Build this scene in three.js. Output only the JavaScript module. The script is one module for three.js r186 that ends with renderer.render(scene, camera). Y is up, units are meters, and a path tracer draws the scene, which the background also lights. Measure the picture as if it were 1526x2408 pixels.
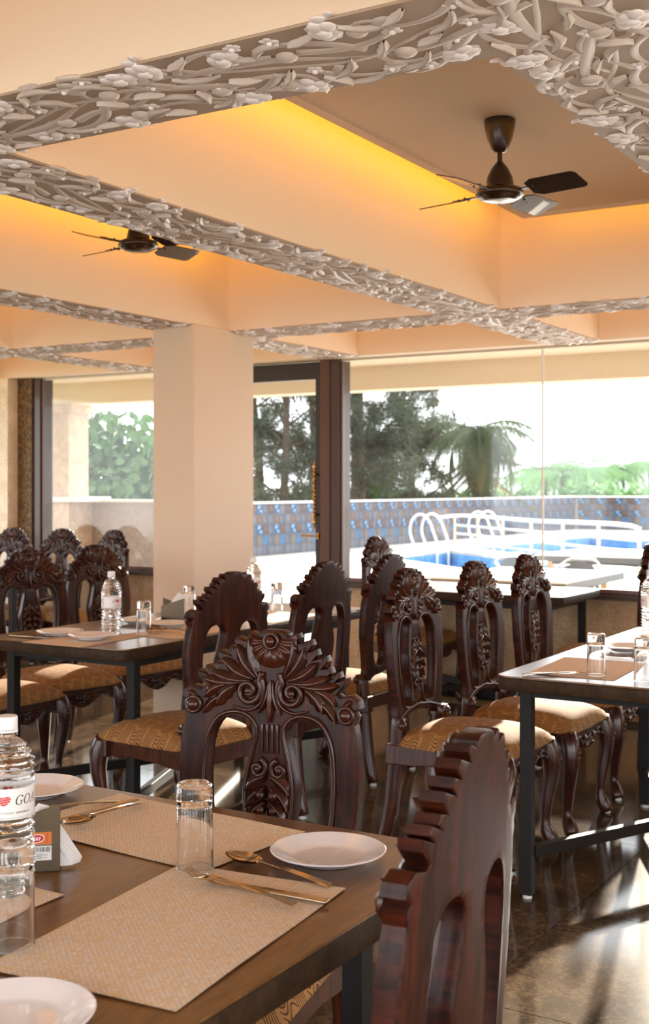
import * as THREE from 'three';
import { RoundedBoxGeometry } from 'three/addons/geometries/RoundedBoxGeometry.js';
import { mergeGeometries, mergeVertices, toCreasedNormals } from 'three/addons/utils/BufferGeometryUtils.js';
import { TessellateModifier } from 'three/addons/modifiers/TessellateModifier.js';
import { RectAreaLightUniformsLib } from 'three/addons/lights/RectAreaLightUniformsLib.js';

// ---------------------------------------------------------------- camera, sky, sun, exposure
const scene = new THREE.Scene();
const EYE = 1.36, YAW = 31.25 * Math.PI / 180, FPX = 2850, W = 1526, H = 2408, HORIZON = 1146;
const camera = new THREE.PerspectiveCamera(2 * Math.atan(H / 2 / FPX) * 180 / Math.PI, W / H, 0.05, 600);
camera.position.set(0, EYE, 0);
camera.rotation.y = YAW;
camera.setViewOffset(W, H, 0, H / 2 - HORIZON, W, H);
camera.focus = 2.55;
camera.userData.fStop = 7;
const renderer = new THREE.WebGLRenderer({ antialias: true });
renderer.toneMapping = THREE.LinearToneMapping;
renderer.toneMappingExposure = 0.77;
renderer.shadowMap.enabled = true;
RectAreaLightUniformsLib.init();
scene.background = new THREE.Color().setRGB(0.95, 0.98, 1.0);
scene.backgroundIntensity = 7;
const LED_RADIANCE = 24;
// the room's axes: a runs away from the camera to the right (towards the window wall), b to the right and nearer
const P = (a, b, y = 0) => new THREE.Vector3(b, y, -a);
const SUN_DIR = new THREE.Vector3(-0.225, 0.296, -0.974).normalize();
const sun = new THREE.DirectionalLight(new THREE.Color().setRGB(1, 0.88, 0.70), 33);
sun.position.copy(SUN_DIR).multiplyScalar(40).add(P(6, -4));
sun.target.position.copy(P(6, -4));
sun.shadow.radius = 1.5;
sun.shadow.mapSize.set(4096, 4096);
Object.assign(sun.shadow.camera, { left: -14, right: 14, top: 12, bottom: -12, near: 1, far: 90 });
sun.castShadow = true;
scene.add(sun, sun.target);

// ---------------------------------------------------------------- helpers
function rng(seed) { let s = seed >>> 0; return () => { s = (s + 0x6d2b79f5) | 0; let t = Math.imul(s ^ (s >>> 15), 1 | s); t = (t + Math.imul(t ^ (t >>> 7), 61 | t)) ^ t; return ((t ^ (t >>> 14)) >>> 0) / 4294967296; }; }
const R = rng(11);
const rr = (lo, hi, f = R) => lo + (hi - lo) * f();
const { PI, sin, cos, abs, min, max, sqrt, floor } = Math;
const V = (x, y, z) => new THREE.Vector3(x, y, z);
const V2 = (x, y) => new THREE.Vector2(x, y);
const srgb = (r, g, b) => new THREE.Color().setRGB(r / 255, g / 255, b / 255, THREE.SRGBColorSpace);
const used = {};
function numbered(name) { const n = used[name] = (used[name] ?? -1) + 1; return n ? `${name}_${String(n).padStart(3, '0')}` : name; }
function mesh(name, geo, mat, parent) {
  const m = new THREE.Mesh(geo, mat);
  m.castShadow = m.receiveShadow = true;
  m.name = parent ? partName(name, parent) : numbered(name);
  (parent ?? scene).add(m);
  return m;
}
function partName(name, parent) {
  const c = parent.userData.__n ?? (Object.defineProperty(parent.userData, '__n', { value: {}, enumerable: false }), parent.userData.__n);
  const n = c[name] = (c[name] ?? -1) + 1;
  return n ? `${name}_${String(n).padStart(3, '0')}` : name;
}
function group(name, pos, turn = 0) { const g = new THREE.Group(); g.name = numbered(name); g.position.copy(pos); g.rotation.y = turn; scene.add(g); return g; }
function tag(o, label, category, grp) { o.userData.label = label; o.userData.category = category; if (grp) o.userData.group = grp; return o; }
function structure(name, geo, mat) { const m = mesh(name, geo, mat); m.userData.kind = 'structure'; return m; }
function copyOf(o, pos, turn, label, category, grp) {
  const c = o.clone(); c.name = numbered(o.name.replace(/_\d{3}$/, '')); c.position.copy(pos); c.rotation.set(0, turn, 0); scene.add(c);
  c.userData = {}; return tag(c, label, category, grp);
}
function clean(g) {
  let q = g.index ? g.toNonIndexed() : g;
  for (const k of Object.keys(q.attributes)) if (!['position', 'normal', 'uv'].includes(k)) q.deleteAttribute(k);
  if (!q.attributes.normal) q.computeVertexNormals();
  if (!q.attributes.uv) q.setAttribute('uv', new THREE.BufferAttribute(new Float32Array(q.attributes.position.count * 2), 2));
  q.morphAttributes = {};
  return q;
}
const merge = (list) => mergeGeometries(list.map(clean), false);
const at = (g, x, y, z, rx = 0, ry = 0, rz = 0, s = 1) => g.applyMatrix4(new THREE.Matrix4().compose(V(x, y, z), new THREE.Quaternion().setFromEuler(new THREE.Euler(rx, ry, rz)), Array.isArray(s) ? V(...s) : V(s, s, s)));
// uv in metres by the dominant side of each face
function boxUV(g) {
  const q = g.index ? g.toNonIndexed() : g, p = q.attributes.position, uv = new Float32Array(p.count * 2), a = V(0, 0, 0), b = V(0, 0, 0), c = V(0, 0, 0);
  for (let i = 0; i < p.count; i += 3) {
    a.fromBufferAttribute(p, i); b.fromBufferAttribute(p, i + 1); c.fromBufferAttribute(p, i + 2);
    const n = b.clone().sub(a).cross(c.clone().sub(a)), x = abs(n.x), y = abs(n.y), z = abs(n.z);
    [a, b, c].forEach((v, k) => { const [u, w] = y >= x && y >= z ? [v.x, v.z] : x >= z ? [v.z, v.y] : [v.x, v.y]; uv[(i + k) * 2] = u; uv[(i + k) * 2 + 1] = w; });
  }
  q.setAttribute('uv', new THREE.BufferAttribute(uv, 2));
  return q;
}
const box = (w, h, d, x = 0, y = 0, z = 0, r = 0) => boxUV(at(r ? new RoundedBoxGeometry(w, h, d, 2, r) : new THREE.BoxGeometry(w, h, d), x, y, z));
const slab = (a0, a1, b0, b1, y0, y1) => box(b1 - b0, y1 - y0, a1 - a0, (b0 + b1) / 2, (y0 + y1) / 2, -(a0 + a1) / 2);
const lathe = (pts, seg = 32) => new THREE.LatheGeometry(pts.map(([x, y]) => V2(x, y)), seg);
// a tube with its own radius along the way; flat squeezes the section
function sweep(points, radius, seg = 24, sides = 8, closed = false, square = false) {
  const curve = points instanceof THREE.Curve ? points : new THREE.CatmullRomCurve3(points, closed, 'centripetal');
  const fr = curve.computeFrenetFrames(seg, closed), pos = [], uv = [], idx = [];
  const len = curve.getLength();
  for (let i = 0; i <= seg; i++) {
    const t = i / seg, p = curve.getPointAt(min(1, t)), r = typeof radius === 'function' ? radius(t) : radius;
    const [r1, r2] = Array.isArray(r) ? r : [r, r];
    for (let j = 0; j <= sides; j++) {
      const an = j / sides * 2 * PI + (square ? PI / 4 : 0), k = square ? 1.2 / max(abs(cos(an)), abs(sin(an))) / 1.414 * 1.1 : 1;
      const q = p.clone().addScaledVector(fr.normals[i], cos(an) * r1 * k).addScaledVector(fr.binormals[i], sin(an) * r2 * k);
      pos.push(q.x, q.y, q.z); uv.push(j / sides * 2 * PI * 0.02, t * len);
    }
  }
  for (let i = 0; i < seg; i++) for (let j = 0; j < sides; j++) { const a = i * (sides + 1) + j, b = a + sides + 1; idx.push(a, a + 1, b, b, a + 1, b + 1); }
  if (!closed) for (const [i, flip] of [[0, 1], [seg, 0]]) {
    const c = pos.length / 3, p = curve.getPointAt(i / seg); pos.push(p.x, p.y, p.z); uv.push(0, 0);
    for (let j = 0; j < sides; j++) { const a = i * (sides + 1) + j; flip ? idx.push(c, a + 1, a) : idx.push(c, a, a + 1); }
  }
  const g = new THREE.BufferGeometry();
  g.setAttribute('position', new THREE.Float32BufferAttribute(pos, 3)); g.setAttribute('uv', new THREE.Float32BufferAttribute(uv, 2)); g.setIndex(idx); g.computeVertexNormals();
  return g;
}
// a puffed carved leaf from base to tip in the xy plane, standing out towards +z
function leafBlade(x0, y0, x1, y1, width, height, bend = 0, ribs = 2) {
  const NU = 10, NV = 8, pos = [], uv = [], idx = [], dx = x1 - x0, dy = y1 - y0, L = Math.hypot(dx, dy), nx = -dy / L, ny = dx / L;
  for (let i = 0; i <= NU; i++) for (let j = 0; j <= NV; j++) {
    const u = i / NU, v = j / NV * 2 - 1, w = width * (0.18 + 0.82 * Math.pow(sin(PI * min(1, u * 0.94 + 0.06)), 0.75)) * (u > 0.99 ? 0.1 : 1) * (1 + 0.12 * sin(u * 19));
    const c = bend * L * sin(PI * u);
    const z = height * (1 - v * v) * (0.55 + 0.45 * sin(PI * (0.15 + 0.8 * u))) * (0.78 + 0.22 * cos(v * PI * ribs)) + height * 0.35 * u * u * (1 - v * v);
    pos.push(x0 + dx * u + nx * (v * w / 2 + c), y0 + dy * u + ny * (v * w / 2 + c), z - 0.0015); uv.push(v * width, u * L);
  }
  for (let i = 0; i < NU; i++) for (let j = 0; j < NV; j++) { const a = i * (NV + 1) + j, b = a + NV + 1; idx.push(a, b, a + 1, b, b + 1, a + 1); }
  const g = new THREE.BufferGeometry();
  g.setAttribute('position', new THREE.Float32BufferAttribute(pos, 3)); g.setAttribute('uv', new THREE.Float32BufferAttribute(uv, 2)); g.setIndex(idx); g.computeVertexNormals();
  return g;
}
const ball = (r, x, y, z, s = [1, 1, 1], w = 10, h = 8) => at(new THREE.SphereGeometry(r, w, h), x, y, z, 0, 0, 0, s);
function spiral(cx, cy, r0, r1, a0, turns, z = 0, n = 22) { const p = []; for (let i = 0; i <= n; i++) { const t = i / n, r = r0 + (r1 - r0) * t, an = a0 + turns * 2 * PI * t; p.push(V(cx + cos(an) * r, cy + sin(an) * r, z + 0.004 * t)); } return p; }

// ---------------------------------------------------------------- textures
function canvas(w, h, draw, repeat, colour = true) {
  const c = document.createElement('canvas'); c.width = w; c.height = h; draw(c.getContext('2d'), w, h);
  const t = new THREE.CanvasTexture(c); t.wrapS = t.wrapT = THREE.RepeatWrapping; t.magFilter = THREE.LinearFilter; if (colour) t.colorSpace = THREE.SRGBColorSpace; if (repeat) t.repeat.set(...repeat); return t;
}
function valueNoise(n, cells, seed) { // tiling noise
  const f = rng(seed), g = Array.from({ length: cells * cells }, f), o = new Float32Array(n * n);
  for (let y = 0; y < n; y++) for (let x = 0; x < n; x++) {
    const u = x / n * cells, v = y / n * cells, i = floor(u), j = floor(v), fx = u - i, fy = v - j, s = fx * fx * (3 - 2 * fx), t = fy * fy * (3 - 2 * fy), G = (a, b) => g[(b % cells) * cells + a % cells];
    o[y * n + x] = (G(i, j) * (1 - s) + G(i + 1, j) * s) * (1 - t) + (G(i, j + 1) * (1 - s) + G(i + 1, j + 1) * s) * t;
  }
  return o;
}
function noiseTexture(n, layers, c0, c1, repeat, colour = true, stretch) {
  const sum = new Float32Array(n * n); let total = 0;
  for (const [cells, amount, seed] of layers) { const v = valueNoise(n, cells, seed); total += amount; for (let i = 0; i < sum.length; i++) sum[i] += v[i] * amount; }
  const d = new Uint8Array(n * n * 4);
  for (let y = 0; y < n; y++) for (let x = 0; x < n; x++) {
    const src = stretch ? ((floor(y / stretch) % n) * n + x) : y * n + x;
    let t = sum[src] / total; t = min(1, max(0, (t - 0.5) * 1.9 + 0.5));
    const o = (y * n + x) * 4; for (let k = 0; k < 3; k++) d[o + k] = c0[k] + (c1[k] - c0[k]) * t; d[o + 3] = 255;
  }
  const t = new THREE.DataTexture(d, n, n); t.wrapS = t.wrapT = THREE.RepeatWrapping; t.magFilter = THREE.LinearFilter; t.minFilter = THREE.LinearFilter; if (colour) t.colorSpace = THREE.SRGBColorSpace; if (repeat) t.repeat.set(...repeat); t.needsUpdate = true; return t;
}
const std = (o) => new THREE.MeshPhysicalMaterial({ roughness: 0.6, ...o });
const woodTex = noiseTexture(512, [[64, 1, 1], [16, 1, 2], [128, 0.7, 3]], [36, 13, 8], [82, 35, 18], [3, 3], true, 9);
const M = {
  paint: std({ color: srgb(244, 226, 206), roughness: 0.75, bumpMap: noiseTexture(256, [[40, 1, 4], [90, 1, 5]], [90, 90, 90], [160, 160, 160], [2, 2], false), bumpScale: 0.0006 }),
  panel: std({ color: srgb(236, 214, 188), roughness: 0.8 }),
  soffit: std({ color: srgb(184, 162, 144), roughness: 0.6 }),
  vine: std({ color: srgb(220, 204, 196), roughness: 0.42 }),
  bloom: std({ color: srgb(252, 242, 243), roughness: 0.38 }),
  pillar: std({ color: srgb(226, 202, 178), roughness: 0.5, bumpMap: noiseTexture(256, [[40, 1, 4], [90, 1, 5]], [90, 90, 90], [160, 160, 160], [2, 2], false), bumpScale: 0.0004 }),
  wall: std({ map: noiseTexture(512, [[16, 1, 6], [128, 1.4, 7], [256, 1, 8]], [170, 140, 106], [206, 180, 146], [1.2, 1.2]), roughness: 0.7, bumpMap: noiseTexture(512, [[128, 1.4, 7], [256, 1, 8]], [0, 0, 0], [255, 255, 255], [1.2, 1.2], false), bumpScale: 0.002 }),
  cladding: std({ map: noiseTexture(512, [[16, 1, 9], [128, 1.4, 10], [256, 1, 11]], [220, 196, 166], [252, 236, 214], [1, 1]), roughness: 0.8, bumpMap: noiseTexture(512, [[128, 1.4, 10], [256, 1, 11]], [0, 0, 0], [255, 255, 255], [1, 1], false), bumpScale: 0.003 }),
  darkwall: std({ map: noiseTexture(256, [[128, 1, 12], [60, 1, 13]], [70, 50, 25], [140, 108, 60], [1, 1]), roughness: 0.6 }),
  frame: std({ color: srgb(66, 42, 32), roughness: 0.38, clearcoat: 0.2 }),
  framelight: std({ color: srgb(112, 88, 84), roughness: 0.35, metalness: 0.3 }),
  glass: std({ color: new THREE.Color().setRGB(0.74, 0.75, 0.76), transmission: 1, thickness: 0, roughness: 0.06, ior: 1.5 }),
  skirting: std({ color: srgb(22, 18, 16), roughness: 0.2 }),
  floor: std({ map: noiseTexture(1024, [[8, 1, 14], [32, 1, 15], [128, 1.2, 16], [256, 0.8, 17]], [52, 42, 33], [108, 90, 70], [0.8, 0.8]), roughness: 0.1, specularIntensity: 1 }),
  grout: std({ color: srgb(150, 130, 105), roughness: 0.8 }),
  wood: std({ map: woodTex, roughness: 0.32, specularIntensity: 0.7, clearcoat: 0.4, clearcoatRoughness: 0.14 }),
  woodmatte: std({ color: srgb(226, 212, 206), map: woodTex, roughness: 0.42, specularIntensity: 0.4, clearcoat: 0.1, clearcoatRoughness: 0.2 }),
  tabletop: std({ map: noiseTexture(512, [[64, 1, 20], [200, 0.8, 21]], [96, 64, 34], [122, 84, 46], [1.5, 1.5], true, 6), roughness: 0.3, clearcoat: 0.35, clearcoatRoughness: 0.22 }),
  tableleg: std({ color: srgb(22, 19, 18), roughness: 0.5, specularIntensity: 0.5 }),
  foot: std({ color: srgb(200, 200, 200), roughness: 0.4 }),
  plate: std({ color: srgb(244, 242, 250), roughness: 0.12, clearcoat: 0.5 }),
  steel: std({ color: srgb(188, 172, 150), metalness: 1, roughness: 0.08 }),
  brushed: std({ color: srgb(92, 80, 66), metalness: 1, roughness: 0.42 }),
  tumbler: std({ color: 0xffffff, transmission: 1, thickness: 0, roughness: 0.0, ior: 1.5 }),
  solidglass: std({ color: 0xffffff, transmission: 1, thickness: 0.02, roughness: 0.0, ior: 1.48 }),
  pet: std({ color: 0xffffff, transmission: 1, thickness: 0, roughness: 0.02, ior: 1.45 }),
  water: std({ color: 0xffffff, transmission: 1, thickness: 0.06, roughness: 0.0, ior: 1.33 }),
  cap: std({ color: srgb(240, 238, 240), roughness: 0.4 }),
  napkin: std({ color: srgb(244, 242, 244), roughness: 0.9 }),
  fanbody: std({ color: srgb(46, 26, 14), roughness: 0.28, clearcoat: 0.4 }),
  fanblade: std({ color: srgb(58, 40, 28), roughness: 0.22, metalness: 0.35, clearcoat: 0.5 }),
  brass: std({ color: srgb(190, 140, 70), metalness: 1, roughness: 0.25 }),
  led: std({ color: srgb(255, 200, 90), emissive: new THREE.Color().setRGB(1, 0.55, 0.08), emissiveIntensity: 1.2 }),
  deck: std({ map: noiseTexture(512, [[20, 1, 30], [90, 1, 31]], [176, 170, 160], [206, 200, 190], [0.3, 0.3]), roughness: 0.7 }),
  beamout: std({ color: srgb(228, 214, 194), roughness: 0.8 }),
  outcolumn: std({ map: noiseTexture(256, [[12, 1, 51], [60, 1, 52]], [176, 154, 132], [204, 184, 162], [1.5, 1.5]), roughness: 0.85 }),
  parapet: std({ map: noiseTexture(512, [[6, 1, 32], [40, 1, 33], [120, 0.5, 34]], [140, 128, 124], [166, 154, 150], [0.8, 0.8]), roughness: 0.35 }),
  coping: std({ color: srgb(226, 222, 214), roughness: 0.5 }),
  whitetable: std({ color: srgb(224, 222, 218), roughness: 0.3 }),
  edge: std({ map: noiseTexture(256, [[64, 1, 24], [20, 1, 25]], [46, 31, 18], [64, 44, 27], [2, 2]), roughness: 0.55, specularIntensity: 0.35 }),  // table sides: same laminate as the top, darkened to stand for shade
  chrome: std({ color: srgb(220, 220, 222), metalness: 1, roughness: 0.2 }),
  railwhite: std({ color: srgb(236, 234, 232), metalness: 0.4, roughness: 0.3 }),
  railpost: std({ color: srgb(214, 190, 162), metalness: 0.5, roughness: 0.35 }),
  shell: std({ color: srgb(92, 96, 102), roughness: 0.5 }),
  pooltile: std({ map: canvas(256, 256, (g) => { const f = rng(5); for (let y = 0; y < 16; y++) for (let x = 0; x < 16; x++) { g.fillStyle = `rgb(${floor(70 + f() * 60)},${floor(120 + f() * 70)},${floor(175 + f() * 60)})`; g.fillRect(x * 16, y * 16, 15, 15); } }, [1.2, 1.2]), roughness: 0.25 }),
  poolwater: std({ color: srgb(190, 225, 250), transmission: 1, thickness: 0, roughness: 0.02, ior: 1.33 }),
  trunk: std({ map: noiseTexture(256, [[40, 1, 40], [90, 1, 41]], [52, 44, 38], [98, 84, 72], [2, 2]), roughness: 0.95 }),
  needles: std({ color: srgb(66, 74, 56), roughness: 0.9, transmission: 0.35, thickness: 0, side: THREE.DoubleSide }),
  bush: std({ color: srgb(52, 92, 28), roughness: 0.7, transmission: 0.36, thickness: 0, side: THREE.DoubleSide }),
  palm: std({ color: srgb(76, 92, 54), roughness: 0.7, transmission: 0.3, thickness: 0, side: THREE.DoubleSide }),
  drypalm: std({ color: srgb(170, 140, 50), roughness: 0.8, transmission: 0.4, thickness: 0, side: THREE.DoubleSide }),
  farpalm: std({ color: srgb(112, 150, 100), roughness: 0.8, transmission: 0.5, thickness: 0, side: THREE.DoubleSide }),  // paler green: distance haze put into the leaf colour
  ground: std({ color: srgb(120, 130, 90), roughness: 1 }),
};
// upholstery: groups of wavy brown lines on gold, woven over one another
M.fabric = std({
  map: canvas(512, 512, (g) => {
    g.fillStyle = 'rgb(158,112,60)'; g.fillRect(0, 0, 512, 512);
    const f = rng(3); for (let i = 0; i < 9000; i++) { g.fillStyle = f() < 0.5 ? 'rgba(120,80,40,0.25)' : 'rgba(215,170,110,0.22)'; g.fillRect(f() * 512, f() * 512, 2, 2); }
    g.lineWidth = 5; g.strokeStyle = 'rgb(82,48,24)';
    const wave = (x, y, len, vertical, k) => { g.beginPath(); for (let i = 0; i <= 24; i++) { const t = i / 24, s = sin(t * 2 * PI) * 13, px = vertical ? x + s + k * 15 : x + t * len, py = vertical ? y + t * len : y + s + k * 15; i ? g.lineTo(px, py) : g.moveTo(px, py); } g.stroke(); };
    for (let by = -1; by < 5; by++) for (let bx = -1; bx < 5; bx++) for (let k = 0; k < 6; k++) { const vert = (bx + by) % 2 === 0; wave(bx * 128 + (vert ? 24 : -4), by * 128 + (vert ? -4 : 24), 136, vert, k); }
  }, [4.2, 4.2]), roughness: 0.85, sheen: 0.25, sheenColor: new THREE.Color().setRGB(0.6, 0.42, 0.25), sheenRoughness: 0.5,
});
// placemat: plain weave of beige and pale lilac threads
function matTexture(seed, bump) {
  return canvas(1024, 680, (g, w, h) => {
    const f = rng(seed); g.fillStyle = bump ? '#444' : 'rgb(206,180,148)'; g.fillRect(0, 0, w, h);
    const rows = 64, cols = 100, band = Array.from({ length: rows }, () => f());
    for (let y = 0; y < rows; y++) for (let x = 0; x < cols; x++) {
      const px = x * w / cols, py = y * h / rows, odd = (x + y) % 2;
      if (bump) { g.fillStyle = odd ? '#ddd' : '#999'; g.fillRect(px + 1, py + 1, w / cols - 2, h / rows - 2); continue; }
      const pale = f() < 0.42 + 0.45 * band[y], v = f() * 16 - 8;
      g.fillStyle = odd ? (pale ? `rgb(${240 + v},${228 + v},${226 + v})` : `rgb(${240 + v},${214 + v},${180 + v})`) : `rgb(${234 + v},${208 + v},${178 + v})`;
      g.fillRect(px + 0.6, py + 0.6, w / cols - 1.2, h / rows - 1.2);
    }
  }, undefined, !bump);
}
M.mat = std({ map: matTexture(7, false), bumpMap: matTexture(7, true), bumpScale: 0.0012, roughness: 0.75 });
M.label = std({
  map: canvas(1024, 256, (g, w, h) => {
    g.fillStyle = '#efeced'; g.fillRect(0, 0, w, h);
    for (const ox of [0, 512]) {
      g.fillStyle = '#1a1a1c'; g.font = 'italic 92px serif'; g.fillText('I', ox + 96, 128);
      const hx = ox + 190, hy = 98; g.save(); g.beginPath(); g.moveTo(hx, hy + 46); g.bezierCurveTo(hx - 66, hy - 4, hx - 46, hy - 60, hx, hy - 28); g.bezierCurveTo(hx + 46, hy - 60, hx + 66, hy - 4, hx, hy + 46); g.closePath(); g.clip();
      g.fillStyle = '#c8323a'; g.fillRect(hx - 80, hy - 80, 160, 160); g.strokeStyle = '#f3dcdc'; g.lineWidth = 4; for (let i = -4; i < 5; i++) { g.beginPath(); g.moveTo(hx - 60, hy + i * 18 + 14); g.lineTo(hx + 60, hy + i * 18 - 12); g.stroke(); } g.restore();
      g.fillStyle = '#1a1a1c'; g.font = 'italic 104px serif'; g.save(); g.translate(ox + 250, 136); g.scale(0.72, 1.05); g.fillText('GOA', 0, 0); g.restore();
      g.font = '19px sans-serif'; g.fillText('WITH ADDED ', ox + 138, 206); g.font = 'bold 19px sans-serif'; g.fillText('MINERALS', ox + 262, 206);
      for (let i = 0; i < 26; i++) { g.fillStyle = i % 3 ? '#777' : '#333'; g.fillRect(ox + 425, 30 + i * 7.4, 24, 3); }
      g.fillRect(ox, 240, 512, 3);
    }
  }), roughness: 0.45,
});
M.sticker = std({
  map: canvas(256, 256, (g) => {
    g.fillStyle = '#d9772a'; g.fillRect(0, 0, 256, 112); g.fillStyle = '#fff'; g.beginPath(); g.ellipse(92, 58, 86, 40, -0.08, 0, 7); g.fill();
    g.fillStyle = '#c41f28'; g.beginPath(); g.ellipse(92, 58, 78, 33, -0.08, 0, 7); g.fill(); g.fillStyle = '#fff'; g.font = 'bold italic 46px sans-serif'; g.fillText('HAY', 42, 76);
    g.fillStyle = '#c41f28'; g.fillRect(196, 10, 5, 92); g.fillRect(210, 10, 5, 92);
    g.fillStyle = '#7d7468'; g.fillRect(0, 112, 256, 14); g.fillStyle = '#e9e7ea'; g.fillRect(0, 126, 256, 130);
    let x = 40; const f = rng(9); while (x < 236) { const w = 2 + f() * 6; g.fillStyle = '#222'; g.fillRect(x, 136, w, 44); x += w + 2 + f() * 6; }
    g.fillStyle = '#555'; for (let i = 0; i < 5; i++) g.fillRect(30 + (i % 2) * 60, 194 + i * 11, 120, 4);
  }), roughness: 0.5,
});

// ---------------------------------------------------------------- the room
const SOFFIT = 2.242, TOP = 2.80, WALL = 7.175, A_MIN = -2.3, B_MIN = -8.25, B_MAX = 2.46, PANEL = 2.642;
{
  const fl = structure('floor', slab(A_MIN - 0.2, WALL + 0.2, B_MIN - 0.2, B_MAX + 0.2, -0.2, -0.006), M.grout);
  const T = 0.8, g0 = [0, 1, 2, 3].map((k) => { const g = box(T - 0.003, 0.012, T - 0.003, 0, 0, 0); const u = g.attributes.uv; for (let i = 0; i < u.count; i++) u.setXY(i, u.getX(i) + k * 0.37, u.getY(i) + k * 0.61); return g; });
  for (let i = -7; i < 5; i++) for (let j = -9; j < 5; j++) {
    const a = 3.75 + (i + 0.5) * T, b = -1.34 + (j + 0.5) * T;
    if (a < A_MIN || a > WALL + 0.1 || b < B_MIN || b > B_MAX) continue;
    const k = floor(R() * 4), t = mesh('tile', g0[k], M.floor, fl); t.position.set(b, -0.006, -a); t.rotation.y = floor(R() * 4) * PI / 2;
  }
  structure('ceiling', slab(A_MIN - 0.2, WALL + 0.2, B_MIN - 0.2, B_MAX + 0.2, TOP, TOP + 0.15), M.panel);
}
const beamsA = [[-7.70, -7.38], [-6.0, -5.70], [-4.33, -4.015], [-2.70, -2.361], [-0.978, -0.64], [0.744, 1.08]];
const beamsB = [[-1.68, -1.34], [1.945, 2.284], [5.567, 5.89], [7.06, WALL]];
const coffersB = [[-7.38, -6.0], [-5.70, -4.33], [-4.015, -2.70], [-2.361, -0.978], [-0.64, 0.744], [1.08, B_MAX]];
const coffersA = [[A_MIN, -1.68], [-1.34, 1.945], [2.284, 5.567], [5.89, 7.06]];

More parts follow.
